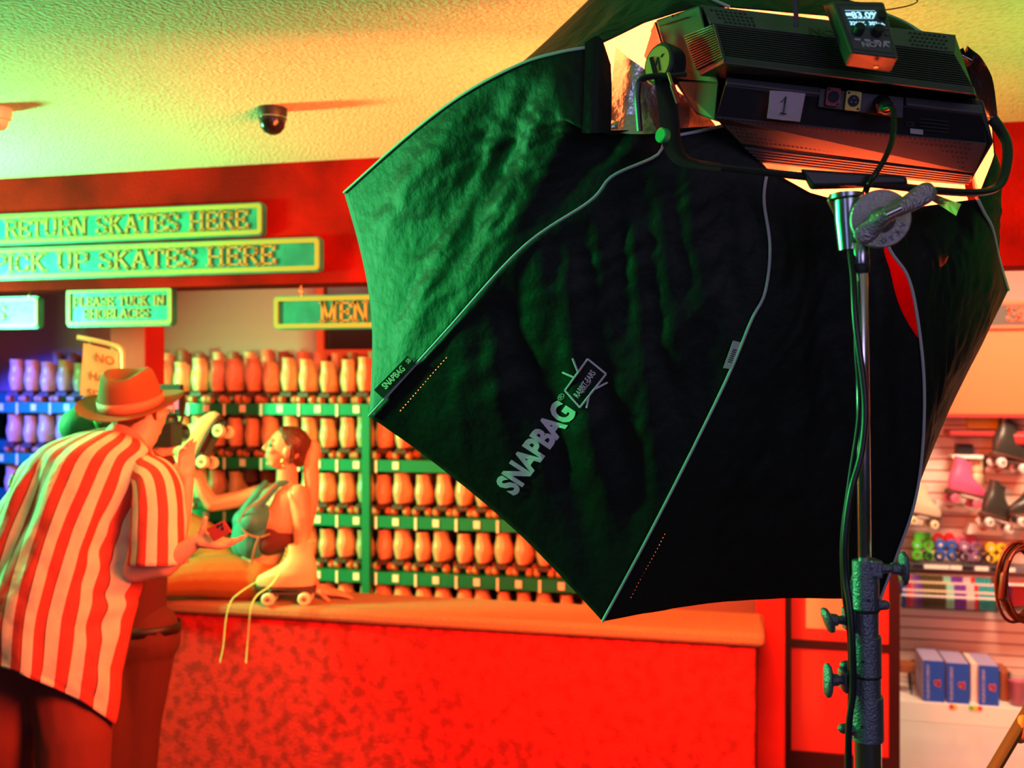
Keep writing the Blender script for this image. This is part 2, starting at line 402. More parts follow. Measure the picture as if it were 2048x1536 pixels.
# slab-serif stroke letters (height 1)
F = {
 'R': (.80, [[(.16, 0), (.16, 1)], [(.16, .95), (.48, .95), (.64, .88), (.68, .74), (.64, .58), (.48, .5), (.16, .5)], [(.42, .5), (.74, 0)]], [(.16, 0), (.10, 1), (.76, 0)]),
 'E': (.74, [[(.16, 0), (.16, 1)], [(.1, .95), (.66, .95), (.66, .78)], [(.16, .5), (.5, .5)], [(.5, .4), (.5, .6)], [(.1, .05), (.68, .05), (.68, .24)]], []),
 'T': (.76, [[(.38, 0), (.38, 1)], [(.06, .78), (.06, .95), (.70, .95), (.70, .78)]], [(.38, 0)]),
 'U': (.84, [[(.16, 1), (.16, .3), (.24, .1), (.42, .02), (.6, .1), (.68, .3), (.68, 1)]], [(.16, 1), (.68, 1)]),
 'N': (.86, [[(.16, 0), (.16, 1)], [(.16, 1), (.70, 0)], [(.70, 0), (.70, 1)]], [(.16, 0), (.12, 1), (.70, 1)]),
 'S': (.72, [[(.62, .72), (.6, .88), (.36, .98), (.14, .88), (.1, .74), (.2, .58), (.5, .44), (.62, .28), (.56, .1), (.36, .02), (.12, .1), (.08, .26)]], []),
 'K': (.84, [[(.16, 0), (.16, 1)], [(.68, 1), (.2, .45)], [(.32, .58), (.72, 0)]], [(.16, 0), (.16, 1), (.68, 1), (.74, 0)]),
 'A': (.86, [[(.12, 0), (.42, 1)], [(.42, 1), (.72, 0)], [(.22, .35), (.62, .35)]], [(.12, 0), (.74, 0)]),
 'H': (.88, [[(.16, 0), (.16, 1)], [(.70, 0), (.70, 1)], [(.16, .5), (.70, .5)]], [(.16, 0), (.16, 1), (.70, 0), (.70, 1)]),
 'P': (.74, [[(.16, 0), (.16, 1)], [(.16, .95), (.48, .95), (.64, .88), (.68, .72), (.64, .55), (.48, .46), (.16, .46)]], [(.16, 0), (.10, 1)]),
 'I': (.40, [[(.20, 0), (.20, 1)]], [(.20, 0), (.20, 1)]),
 'C': (.78, [[(.66, .7), (.62, .88), (.4, .98), (.18, .86), (.1, .6), (.1, .38), (.18, .12), (.4, .02), (.62, .1), (.68, .3)]], []),
 'L': (.70, [[(.16, 0), (.16, 1)], [(.1, .05), (.64, .05), (.64, .26)]], [(.16, 1)]),
 'O': (.84, [[(.42, .98), (.2, .88), (.1, .62), (.1, .38), (.2, .12), (.42, .02), (.64, .12), (.74, .38), (.74, .62), (.64, .88), (.42, .98)]], []),
 'M': (1.0, [[(.16, 0), (.16, 1)], [(.16, 1), (.48, .1)], [(.48, .1), (.80, 1)], [(.80, 1), (.80, 0)]], [(.16, 0), (.12, 1), (.84, 1), (.80, 0)]),
 'D': (.80, [[(.16, 0), (.16, 1)], [(.1, .95), (.42, .95), (.62, .82), (.68, .5), (.62, .18), (.42, .05), (.1, .05)]], []),
 ' ': (.50, [], []),
}
def slab(txt, x0, x1, z0, h, y, name, m, parent, th=.15, dep=.006):
    W = sum(F[c][0] for c in txt); sx = (x1 - x0) / W; x = x0; mb = MB()
    def bar(a, b, t):
        a = Vector((a[0] * sx + x, 0, a[1] * h + z0)); b = Vector((b[0] * sx + x, 0, b[1] * h + z0)); d = (b - a)
        if d.length < 1e-6: return
        d.normalize(); a -= d * t * .35; b += d * t * .35; nn = Vector((-d.z, 0, d.x)) * t / 2
        q = [a + nn, b + nn, b - nn, a - nn]
        mb.hexa([v + Vector((0, y, 0)) for v in q], [v + Vector((0, y + dep, 0)) for v in q])
    for c in txt:
        for pl in F[c][1]:
            for a, b in zip(pl[:-1], pl[1:]):
                bar(a, b, th * h * (1 if abs(b[1] - a[1]) > abs(b[0] - a[0]) * .6 else .6))
        for sxx, szz in F[c][2]:
            zz = .035 if szz == 0 else .965
            bar((sxx - .14, zz), (sxx + .14, zz), .07 * h)
        x += F[c][0] * sx
    return mb.build(name, m, parent, smooth=False)

def rrect(x0, x1, z0, z1, r, n=5):
    out = []
    for cx, cz, a0 in ((x1 - r, z1 - r, 0), (x0 + r, z1 - r, 90), (x0 + r, z0 + r, 180), (x1 - r, z0 + r, 270)):
        for k in range(n + 1):
            a = math.radians(a0 + 90 * k / n); out.append((cx + r * math.cos(a), cz + r * math.sin(a)))
    return out

# ------------------------------------------------------------------ the setting
CEIL = 2.987
mb = MB(); mb.box(-9, 6, -4, 8.5, CEIL, CEIL + .1); struct('ceiling', mb, M['ceiling'])
mb = MB(); mb.box(-9, 6, -4, 4.75, -.1, 0); mb.box(-9, .5, 4.75, 8.5, -.1, 0); struct('floor', mb, M['carpet'])
mb = MB(); mb.box(.5, 6, 4.75, 8.5, -.1, 0); struct('floor_shop', mb, M['floor'])
mb = MB(); mb.box(-9, 5, 4.10, 4.30, 2.446, CEIL + .002); struct('trim_1', mb, M['header'])
mb = MB(); mb.box(-9, .6, 5.90, 6.0, 0, CEIL); struct('wall_back', mb, M['pinkwall'])
# dark sheet imitates shade inside the wall hatch, with its painted reveal
a = onY(652, 700, 5.88); b = onY(760, 560, 5.88)
mb = MB(); mb.box(a.x, b.x + .5, 5.87, 5.895, a.z, b.z + .25); struct('opening_1', mb, M['opening_shade'])
mb = MB(); mb.box(a.x - .05, a.x, 5.84, 5.899, a.z, CEIL); mb.box(a.x - .05, b.x + .5, 5.84, 5.899, a.z - .04, a.z); struct('trim_2', mb, M['fascia'])
# red pillar standing behind the ledge
a = onY(219, 700, 4.62); b = onY(291, 700, 4.62)
mb = MB(); mb.box(a.x, b.x, 4.62, 4.80, 0, 2.99); struct('trim_3', mb, M['redwall'], bevel=.01)
# wall stub beside the counter end
a = onY(1512, 1300, 4.50); b = onY(1571, 1300, 4.50)
mb = MB(); mb.box(a.x, b.x, 4.50, 4.90, 0, 2.99); struct('trim_4', mb, M['redwall'], bevel=.01)

# counter
XE = onY(1530, 1297, 4.06).x; XF = onY(1511, 1400, 4.09).x
ct = thing('rental_counter', 'long red carpeted skate rental counter with a brown carpeted ledge', 'counter', (-2, 4.2, 0))
mb = MB(); mb.box(-7 + 2, XF + 2, -.11, .17, 0, .958); mb.build('counter_front', M['counter'], ct, bevel=.015)
mb = MB(); mb.box(-7 + 2, XE + 2, -.14, .235, .958, 1.015); o = mb.build('ledge', M['slab'], ct, bevel=.02)
o['label'] = 'brown carpeted ledge'

# ------------------------------------------------------------------ signs
def sign(name, label, px0, px1, pyt, pyb, Y, pref, lines, chains=()):
    """pref = pixel column where pyt/pyb were read"""
    a = onY(px0, pyt, Y); b = onY(px1, pyt, Y); zt = onY(pref, pyt, Y).z; zb = onY(pref, pyb, Y).z
    t = thing(name, label, 'sign', ((a.x + b.x) / 2, Y, zb)); ox, oz = (a.x + b.x) / 2, zb
    x0, x1, z0, z1 = a.x - ox, b.x - ox, 0, zt - zb
    rr = rrect(x0, x1, z0, z1, .022); n = len(rr); mb = MB()
    mb.add([(x, 0, z) for x, z in rr] + [(x, .03, z) for x, z in rr], [tuple(range(n)), tuple(range(n, 2 * n))[::-1]] + [(i, (i + 1) % n, n + (i + 1) % n, n + i) for i in range(n)])
    mb.build('board', M['sign'], t, smooth=False)
    q = .020; r1 = rrect(x0 + .006, x1 - .006, z0 + .006, z1 - .006, .018); r2 = rrect(x0 + .006 + q, x1 - .006 - q, z0 + .006 + q, z1 - .006 - q, .006); mb = MB()
    mb.add([(x, -.010, z) for x, z in r1] + [(x, -.010, z) for x, z in r2] + [(x, .002, z) for x, z in r1] + [(x, .002, z) for x, z in r2],
           [f for i in range(n) for j in [(i + 1) % n] for f in ((i, j, n + j, n + i), (i, j, 2 * n + j, 2 * n + i), (n + i, n + j, 3 * n + j, 3 * n + i))])
    mb.build('border', M['signbd'], t, smooth=False)
    for txt, p0, p1, h, zc in lines:
        xa, xb = onY(p0, pyt, Y).x - ox, onY(p1, pyt, Y).x - ox
        Wt = sum(F[c][0] for c in txt); k_ = 0
        for wd in txt.split(' '):
            ww = sum(F[c][0] for c in wd); slab(wd, xa + (xb - xa) * k_ / Wt, xa + (xb - xa) * (k_ + ww) / Wt, zc * (z1 - z0) - h * (z1 - z0) / 2, h * (z1 - z0), -.008, 'lettering', M['gold'], t); k_ += ww + F[' '][0]
    for cpx in chains:
        cx = onY(cpx, pyt, Y).x - ox; mb = MB(); zz = z1 - .005; k = 0; top = 2.45 - oz
        while zz < top:
            c = Vector((cx, .015, zz + .008)); ax = Vector((1, 0, 0)) if k % 2 else Vector((0, 1, 0))
            mb.tube([c + ax * (.005 * math.cos(g)) + UP * (.010 * math.sin(g)) for g in [2 * PI * i / 10 for i in range(10)]], .0014, 5, closed=True)
            zz += .016; k += 1
        mb.build('chain', M['goldm'], t)
    return t
sign('hanging_sign', 'green sign with gold letters RETURN SKATES HERE on the red header', -45, 527, 404, 471, 4.065, 527, [('RETURN SKATES HERE', 10, 497, .56, .5)])
sign('hanging_sign', 'longer green sign reading PICK UP SKATES HERE below the return sign', -70, 642, 473, 543, 4.055, 642, [('PICK UP SKATES HERE', -14, 552, .56, .52)])
sign('hanging_sign', 'small bright green sign PLEASE TUCK IN SHOELACES hanging on chains', 133, 347, 574, 653, 4.16, 240, [('PLEASE TUCK IN', 148, 330, .24, .64), ('SHOELACES', 168, 300, .24, .33)], (168, 322))
sign('hanging_sign', 'green hanging sign with gold letters MEN beside the black softbox', 547, 800, 592, 660, 4.16, 547, [('MEN', 640, 738, .56, .5)], (598, 770))
sign('hanging_sign', 'green hanging sign at the left edge of the photo ending in S', -230, 79, 592, 657, 4.16, 79, [('S', -8, 14, .50, .5)], (54, -180))

# NO HALF SIZES sign on a bent stand
t = thing('notice_stand', 'orange framed notice NO HALF SIZES above the man in the hat', 'sign', tuple(onZ(232, 1190, 1.0153)))
base = t.location.copy(); dN = 4.62
def L(px, py, d): return P(px, py, d) - base
mb = MB(); mb.hexa([L(167, 686, 4.60), L(237, 703, 4.66), L(237, 806, 4.66), L(160, 790, 4.60)], [L(167, 686, 4.61) , L(237, 703, 4.67), L(237, 806, 4.67), L(160, 790, 4.61)]); mb.build('notice_card', M['signpaper'], t, smooth=False)
mb = MB(); mb.tube(cr([L(154, 674, 4.6), L(185, 680, 4.62), L(225, 690, 4.65), L(243, 700, 4.66), L(246, 730, 4.66), L(245, 810, 4.66), (0, 0, .02)], 40), .011, 10); mb.build('bent_tube', M['cream'], t)
mb = MB(); mb.lathe([(.09, 0), (.09, .008), (.02, .015), (.012, .03)], 20); mb.build('base', M['cream'], t)
for k, (txt, x, y, s) in enumerate((('NO', 189, 722, .055), ('HALF', 178, 758, .052), ('SIZES', 174, 792, .052))):
    tm = text_mb(txt, s, .0012, .001); o = L(x, y, 4.59); ex = (L(237, 703, 4.66) - L(167, 686, 4.60)).normalized(); ez = UP; ey = ex.cross(ez)
    mt = Matrix((( ex.x, ez.x, ey.x, o.x), (ex.y, ez.y, ey.y, o.y), (ex.z, ez.z, ey.z, o.z), (0, 0, 0, 1))); tm.xform(mt); tm.build('lettering', M['ink'], t, smooth=False)
mb = MB()
for px, py in ((180, 684), (225, 695)):
    c = L(px, py, 4.61); mb.tube([c + Vector((.009 * math.cos(g), 0, .011 * math.sin(g))) for g in [2 * PI * i / 12 for i in range(12)]], .0018, 6, closed=True)
mb.build('ring', M['goldm'], t)

# ceiling fixtures
p = onZ(545, 217, CEIL); t = thing('dome_camera', 'small dark dome security camera on the ceiling', 'security camera', tuple(p))
mb = MB(); mb.lathe([(.052, 0), (.052, -.020), (.049, -.030)], 28); mb.build('mount', M['black'], t)
mb = MB(); mb.lathe([(.047, -.028), (.047, -.045), (.042, -.068), (.030, -.084), (.014, -.092), (.003, -.094)], 28); mb.build('dome', M['blackg'], t)
mb = MB(); mb.lathe([(.051, -.033), (.051, -.037)], 28); mb.build('trim_ring', M['steel'], t)
p = onZ(-6, 217, CEIL); t = thing('smoke_detector', 'pale round detector on the ceiling at the left edge', 'smoke detector', tuple(p))
mb = MB(); mb.lathe([(.050, 0), (.052, -.02), (.046, -.040)], 28); mb.build('housing', M['white'], t)
mb = MB(); mb.lathe([(.040, -.038), (.036, -.060), (.024, -.075), (.004, -.080)], 28); mb.build('grille', M['white'], t)

# ------------------------------------------------------------------ roller skates
def skate_boot_mb(back=False):
    rows = [(.000, -.112, .140, .034, .8), (.006, -.116, .146, .037, .8), (.030, -.121, .146, .041, .85), (.048, -.124, .136, .044, .9), (.064, -.125, .112, .046, 1), (.080, -.124, .082, .047, 1),
            (.098, -.121, .050, .046, 1), (.120, -.116, .026, .043, 1), (.145, -.111, .012, .037, 1), (.170, -.112, .008, .034, 1), (.190, -.115, .008, .034, 1), (.205, -.118, .004, .035, 1), (.204, -.113, -.004, .034, 1), (.185, -.108, -.010, .030, 1)]
    vs = []; fs = []; n = 24
    for z, y0, y1, w2, e in rows:
        cy = (y0 + y1) / 2; hy = (y1 - y0) / 2
        for k in range(n):
            a = 2 * PI * k / n; ca, sa = math.cos(a), math.sin(a)
            y = cy + hy * (abs(ca) ** .85) * (1 if ca > 0 else -1); x = w2 * (abs(sa) ** .8) * (1 if sa > 0 else -1)
            yy = (y + .12) / .26
            if z < .07: x *= (.84 + .30 * math.sin(PI * min(1, max(0, yy * .75 + .12)))) * (1.0 if yy < .75 else 1 - .35 * (yy - .75) / .25)
            zz = z
            if z > .18: zz = z + .012 * (1 if y < cy else -.5)
            vs.append((x, y, zz))
    m = len(rows)
    for i in range(m - 1):
        for k in range(n): fs.append((i * n + k, i * n + (k + 1) % n, (i + 1) * n + (k + 1) % n, (i + 1) * n + k))
    fs.append(tuple(range(n))[::-1]); fs.append(tuple((m - 1) * n + k for k in range(n)))
    b = MB(); b.add(vs, fs); b.v = [(x, y, z + .085) for x, y, z in b.v]; return b
def wheel_mb(c, r=.030, w=.030):
    m = Matrix.Translation(c) @ Matrix.Rotation(PI / 2, 4, 'Y'); b = MB()
    b.lathe([(.008, -w / 2 + .003), (.014, -w / 2 + .002), (.015, -w / 2), (r - .006, -w / 2), (r, -w / 2 + .006), (r, w / 2 - .006), (r - .006, w / 2), (.015, w / 2), (.014, w / 2 - .002), (.008, w / 2 - .003)], 20, m); return b
MESH = {}
def cached(key, f):
    if key not in MESH: MESH[key] = f()
    return MESH[key]
def obj_from(me, name, parent):
    o = bpy.data.objects.new(name, me); C.objects.link(o); o.parent = parent; return o
def make_skate(parent, boot_m, wheel_m, detail=True, laces=True, sole_m=None, subpart=False, simple=False):
    """parts parented to parent; local frame: toe +y, up +z, wheels on z=0"""
    sole_m = sole_m or M['sole']
    b = skate_boot_mb().build('boot', boot_m, parent)
    root = b if subpart else parent
    s = MB(); n = 20; out = []
    for k in range(n):
        a = 2 * PI * k / n; y = .010 + .134 * math.cos(a); x = .040 * math.sin(a) * (1.0 if y < .05 else 1.05); out.append((x, y))
    s.add([(x, y, .074) for x, y in out] + [(x, y, .088) for x, y in out], [tuple(range(n))[::-1], tuple(range(n, 2 * n))] + [(i, (i + 1) % n, n + (i + 1) % n, n + i) for i in range(n)])
    if not simple: s.box(-.030, .030, -.118, -.045, .056, .078)
    else: s.box(-.030, .030, -.118, -.045, .050, .078)
    s.build('sole', sole_m, root)
    if simple:
        for y in (-.075, .085):
            for x in (-.038, .038):
                obj_from(cached(('w', wheel_m.name, x, y), lambda: (lambda o: (o.data, C.objects.unlink(o))[0])(wheel_mb((x, y, .030)).build('wheel', wheel_m))), 'wheel', root)
        return
    pl = MB(); pl.box(-.022, .022, -.105, .115, .048, .057)
    for y in (-.075, .085): pl.box(-.014, .014, y - .020, y + .020, .022, .050); pl.tube([(-.056, y, .030), (.056, y, .030)], .0045, 8)
    pl.build('plate', M['plate'], root)
    for y in (-.075, .085):
        for x in (-.040, .040):
            wheel_mb((x, y, .030)).build('wheel', wheel_m, root)
    bb = MB()
    for y in (-.075, .085):
        for x in (-.056, .056):
            bb.lathe([(.0105, -.002), (.0105, .002)], 14, Matrix.Translation((x * .98, y, .030)) @ Matrix.Rotation(PI / 2, 4, 'Y'))
    bb.build('bearing', M['bearing'], root)
    ts = MB(); ts.lathe([(.006, 0), (.008, -.018), (.018, -.020), (.017, -.036)], 14, Matrix.Translation((0, .128, .066)) @ Matrix.Rotation(math.radians(-25), 4, 'X')); ts.build('toe_stop', M['blackrub'], root)
    if laces:
        lc = MB(); top = [(.112 + .0, .135), (.086, .152), (.060, .170), (.036, .190), (.022, .215), (.014, .240), (.010, .262)]
        for i, (y, z) in enumerate(top):
            w2 = .020
            lc.tube([(-w2, y - .006, z - .006), (-w2 * .4, y + .003, z + .006), (w2 * .4, y + .003, z + .006), (w2, y - .006, z - .006)], .0026, 6)
            if i < len(top) - 1:
                y2, z2 = top[i + 1]; lc.tube([(-w2, y - .006, z - .004), (0, (y + y2) / 2 + .004, (z + z2) / 2 + .006), (w2, y2 - .006, z2 - .004)], .0022, 6)
        lc.build('lace', M['lace'], root)

# ---- rack
RY = 5.17; SHELF = [1.885, 1.578, 1.270, .962, .655]
rk = thing('skate_rack', 'green metal shelf rack filled with tan rental skates behind the counter', 'rack', (-2.5, RY, 0)); ox = 2.5
XL, XR = -5.0, -.70
postx = onY(735, 1000, RY).x
LT = []
for si, z in enumerate(SHELF):
    mb = MB(); mb.box(XL + ox, XR + ox, .012, .70, z - .025, z); mb.box(XL + ox, XR + ox, .33, .70, z, z + .060); mb.box(XL + ox, XR + ox, 0, .014, z - .058, z + .004)
    sh = mb.build('shelf', M['rack'], rk, smooth=False); LT.append(sh)
    lims = [(0, 728), (0, 800), (0, 985), (620, 1140), (2, 1)][si]
    k = 0; x = postx + .050
    n0 = int((x - XL) / .0575)
    mbs = MB()
    for j in range(-n0, 40):
        xx = x + j * .0575 * 2 * .5 * 2 / 2
        if xx < XL or xx > XR: continue
        pos = Vector((xx, RY, z)) - EYE; dpt = pos.dot(FW); px = 1024 + pos.dot(RT) / dpt * FPX
        if px < lims[0] - 15 or px > lims[1] + 20 or j % 2: continue
        q = MB()
        if (j // 2) % 2: q.box(xx + ox - .018, xx + ox + .018, -.006, -.001, z - .045, z - .004)
        else: q.box(xx + ox - .007, xx + ox + .007, -.006, -.001, z - .065, z + .003)
        q.build('size_tag', M['tag'], sh, smooth=False)
mb = MB(); mb.box(postx + ox - .022, postx + ox + .022, -.03, .01, .0, 1.88); mb.build('post', M['rack'], rk, smooth=False)
mb = MB(); mb.box(XL + ox - .03, XL + ox, 0, .7, 0, 1.95); mb.box(XR + ox, XR + ox + .03, 0, .7, 0, 1.95); mb.build('end_panel', M['rack'], rk, smooth=False)
mb = MB(); mb.box(XL + ox, XR + ox, .695, .71, 0, 1.95); mb.build('back_panel', M['rackback'], rk, smooth=False)

random.seed(5)
ORD = 'first second third fourth fifth sixth seventh eighth ninth tenth eleventh twelfth thirteenth fourteenth fifteenth sixteenth seventeenth eighteenth nineteenth twentieth'.split()
def ordw(i):
    if i < 20: return ORD[i]
    if i < 29: return 'twenty-' + ORD[i - 20]
    return 'thirtieth' if i == 29 else 'thirty-' + ORD[i - 30]
sk = thing('roller_skate', 'x', 'roller skate', (0, 0, 0)); make_skate(sk, M['boot_tan'], M['wheel_r'], simple=True)
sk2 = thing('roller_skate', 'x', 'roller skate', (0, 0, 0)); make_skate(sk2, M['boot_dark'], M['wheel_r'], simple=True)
used = {0: False, 1: False}
SN = ['top', 'second', 'third', 'fourth', 'lowest visible']
def pxof(v):
    q = Vector(v) - EYE; d = q.dot(FW); return 1024 + q.dot(RT) / d * FPX, 768 - q.z / d * FPX
for si, z in enumerate(SHELF):
    lims = [(-15, 735), (-15, 815), (-15, 1000), (-15, 1140), (560, 1185)][si]
    for row in (0, 1):
        cnt = {-1: 0, 1: 0}
        js = sorted(range(-34, 34), key=lambda j: abs(j + .5))
        for j in js:
            x = postx + (j + .5) * .1145 + (.03 if row else 0)
            if x < XL + .06 or x > XR - .06: continue
            side = -1 if x < postx else 1
            cnt[side] += 1
            px, _ = pxof((x, RY, z))
            if px < lims[0] or px > lims[1]: continue
            # completely hidden behind the people and the ledge
            if si >= 2 and 60 < px < 355 : continue
            if si == 3 and px < 600 : continue
            if si == 2 and 480 < px < 590: continue
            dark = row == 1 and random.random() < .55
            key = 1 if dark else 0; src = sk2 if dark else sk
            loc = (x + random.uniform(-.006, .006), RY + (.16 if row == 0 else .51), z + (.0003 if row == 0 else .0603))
            rot = (0, 0, random.uniform(-.10, .10) + (.12 if row == 0 and random.random() < .3 else 0))
            colr = 'brown' if dark else 'tan'
            lab = '%s %s-row skate %s of the rack post on the %s shelf, %s' % (ordw(cnt[side] - 1), 'front' if row == 0 else 'back', 'left' if side < 0 else 'right', SN[si], colr)
            grp = 'rental skates in the %s row of the %s shelf' % ('front' if row == 0 else 'back', SN[si])
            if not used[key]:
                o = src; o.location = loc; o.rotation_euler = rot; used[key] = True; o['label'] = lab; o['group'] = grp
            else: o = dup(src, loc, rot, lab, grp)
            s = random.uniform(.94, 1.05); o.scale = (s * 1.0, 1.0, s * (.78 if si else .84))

# ------------------------------------------------------------------ softbox
DR = 1.07
RIM = {'A': (688, 385, 2.223), 'B': (738, 832, 2.082), 'C': (1205, 1243, 1.976), 'D': (1760, 1200, 1.967), 'E': (2017, 580, 2.061), 'F': (1930, 240, 2.20), 'G': (1650, -12, 2.308), 'H': (1250, -75, 2.317)}
RIB = {  # pixel paths from the mouth to the rim corner
 'A': [(1192, 92), (1120, 104), (1040, 128), (930, 186), (820, 268), (688, 385)],
 'B': [(1452, 250), (1400, 262), (1335, 278), (1312, 312), (1225, 352), (1180, 402), (1045, 495), (885, 670), (738, 832)],
 'C': [(1535, 338), (1528, 400), (1540, 495), (1530, 585), (1503, 640), (1455, 755), (1372, 925), (1290, 1085), (1205, 1243)],
 'D': [(1745, 420), (1780, 500), (1815, 552), (1834, 630), (1848, 760), (1845, 900), (1828, 1010), (1792, 1115), (1760, 1200)],
 'E': [(1955, 398), (1968, 425), (1985, 458), (1999, 520), (2017, 580)],
 'F': [(1985, 235), (1975, 238), (1950, 240), (1930, 240)],
 'G': [(1850, 70), (1800, 40), (1720, 10), (1650, -12)],
 'H': [(1459, 14), (1400, -12), (1330, -45), (1250, -75)]}
MOUTH_D = 1.80
MOUTH = {'AB': [(1192, 92), (1172, 180), (1168, 262), (1320, 262), (1452, 250)], 'BC': [(1452, 250), (1495, 292), (1535, 338)], 'CD': [(1535, 338), (1620, 385), (1745, 420)],
         'DE': [(1745, 420), (1850, 412), (1955, 398)], 'EF': [(1955, 398), (1990, 310), (1985, 235)], 'FG': [(1985, 235), (1965, 130), (1850, 70)], 'GH': [(1850, 70), (1650, 30), (1459, 14)], 'HA': [(1459, 14), (1395, 12), (1290, 44), (1192, 92)]}
def arclen(pl, n):
    pl = [Vector((a, b, 0)) for a, b in pl]; L = [0]
    for a, b in zip(pl[:-1], pl[1:]): L.append(L[-1] + (b - a).length)
    out = []
    for i in range(n + 1):
        t = i / n * L[-1]; k = max(j for j in range(len(L) - 1) if L[j] <= t + 1e-9)
        out.append(pl[k].lerp(pl[k + 1], (t - L[k]) / max(1e-9, L[k + 1] - L[k])))
    return out
NT, NS = 72, 56
ribpts = {}
for k, path in RIB.items():
    q = cr([(a, b, 0) for a, b in path], 120); q = arclen([(v.x, v.y) for v in q], NT)
    D1 = RIM[k][2] * DR; ribpts[k] = []
    for i, v in enumerate(q):
        t = i / NT; ribpts[k].append(Vector((v.x, v.y, MOUTH_D + (D1 - MOUTH_D) * (t ** 1.55))))
sb = thing('softbox', 'large black octagonal softbox with white piping and a slanting pale printed logo', 'softbox', tuple(P(1650, 230, 1.9)))
SBO = Vector(sb.location)
bag_v = []; bag_f = []
order = 'ABCDEFGH'
TR = {'A': (.72, .74)}
for pi_, k in enumerate(order):
    k2 = order[(pi_ + 1) % 8]; R1, R2 = ribpts[k], ribpts[k2]; mo = arclen(MOUTH[k + k2], NS)
    lr1, lr2 = R1[0], R2[0]
    vs = []; uv = []
    cen = Vector((1500, 620, 2.15))
    Ws = {}; Px = {}
    for i in range(NT + 1):
        t = i / NT
        for j in range(NS + 1):
            s = j / NS
            p_ = R1[i].lerp(R2[i], s)
            chord0 = R1[0].lerp(R2[0], s)
            corr = Vector((mo[j].x, mo[j].y, MOUTH_D)) - chord0
            p_ = p_ + corr * max(0, 1 - t * 1.6) ** 2
            # rim edge sags slightly inwards between the rods; panels bow a little
            e = math.sin(PI * s)
            sag = .035 * e * (t ** 3)
            p_.x += (cen.x - p_.x) * sag; p_.y += (cen.y - p_.y) * sag
            W = P(p_.x, p_.y, p_.z)
            Ws[(i, j)] = W; Px[(i, j)] = (p_.x, p_.y)
    flipdir = {}
    for i in range(NT + 1):
        for j in range(NS + 1):
            a = Ws[(min(i + 1, NT), j)] - Ws[(max(i - 1, 0), j)]; b = Ws[(i, min(j + 1, NS))] - Ws[(i, max(j - 1, 0))]
            nn = a.cross(b)
            nn = nn.normalized() if nn.length > 1e-9 else -FW
            if nn.dot(-FW) < 0 and k not in 'EFG': nn = -nn
            s = j / NS; t = i / NT; e = min(1, 6 * s * (1 - s)) * min(1, 8 * t)
            dx_, dy_ = {'A': (-.42, .91), 'B': (.13, .99), 'C': (.06, 1), 'D': (-.22, .97), 'H': (-.6, .8)}.get(k, (0, 1)); qx, qy = Px[(i, j)]
            pe_, al_ = qx * dy_ - qy * dx_, qx * dx_ + qy * dy_
            fm = .35 + 1.1 * max(0, noise.noise(Vector((s * 2.6 + pi_ * 3.1, t * 1.7, 9.4))) + .25)
            folds = fm * noise.noise(Vector((pe_ / 92, al_ / 480, 3.3 + pi_))) * (.052 if k == 'A' else .042) + noise.noise(Vector((pe_ / 44, al_ / 210, 7.7))) * .014 + abs(noise.noise(Vector((s * 9 + t * 5, t * 9 + pi_, 1.7)))) * .009 + noise.noise(Vector((s * 26 + pi_, t * 24, 2.2))) * .0022
            W = Ws[(i, j)] + nn * folds * e * (.4 + .6 * min(1, 2 * t)) * min(1, .12 + 4 * (1 - t)) - SBO
            vs.append(tuple(W)); uv.append((s, t))
    fs = []
    for i in range(NT):
        for j in range(NS):
            a = i * (NS + 1) + j; fs.append((a, a + NS + 1, a + NS + 2, a + 1))
    off = len(bag_v); bag_v += [tuple(Vector(v) + SBO) for v in vs]; bag_f += [tuple(x + off for x in f) for f in fs]
    me = bpy.data.meshes.new('fabric_panel'); me.from_pydata(vs, [], fs); me.materials.append(M['cloth_glow' if k == 'C' else 'cloth']); me.materials.append(M['lining_glow' if k == 'C' else 'lining'])
    ul = me.uv_layers.new(name='UVMap')
    for lo in me.loops: ul.data[lo.index].uv = uv[lo.vertex_index]
    me.shade_smooth()
    o = bpy.data.objects.new('fabric_panel', me); C.objects.link(o); o.parent = sb
    # orientation: outside must face away from the bag's middle
    c3 = sum((Vector(v) for v in vs), Vector()) / len(vs); mid = P(1450, 600, 2.12) - SBO
    n3 = me.polygons[(NT // 2) * NS + NS // 2].normal
    if n3.dot(c3 - (P(1420, 620, 2.6) - SBO)) < 0: me.flip_normals()
    so = o.modifiers.new('thick', 'SOLIDIFY'); so.thickness = .0016; so.offset = -1; so.material_offset = 1; so.material_offset_rim = 0
    # piping
    pp = MB(); pts = [P(v.x, v.y, v.z - .006) - SBO for v in ribpts[k]]; pp.tube(pts, .0030, 8); pp.build('piping', M['piping'], sb)
BAG = BVHTree.FromPolygons(bag_v, bag_f)
def on_bag(px, py, lift=.004):
    d = (P(px, py, 1) - EYE).normalized(); h = BAG.ray_cast(EYE, d)
    if h[0] is None: return P(px, py, 2.1)
    return h[0] - d * lift
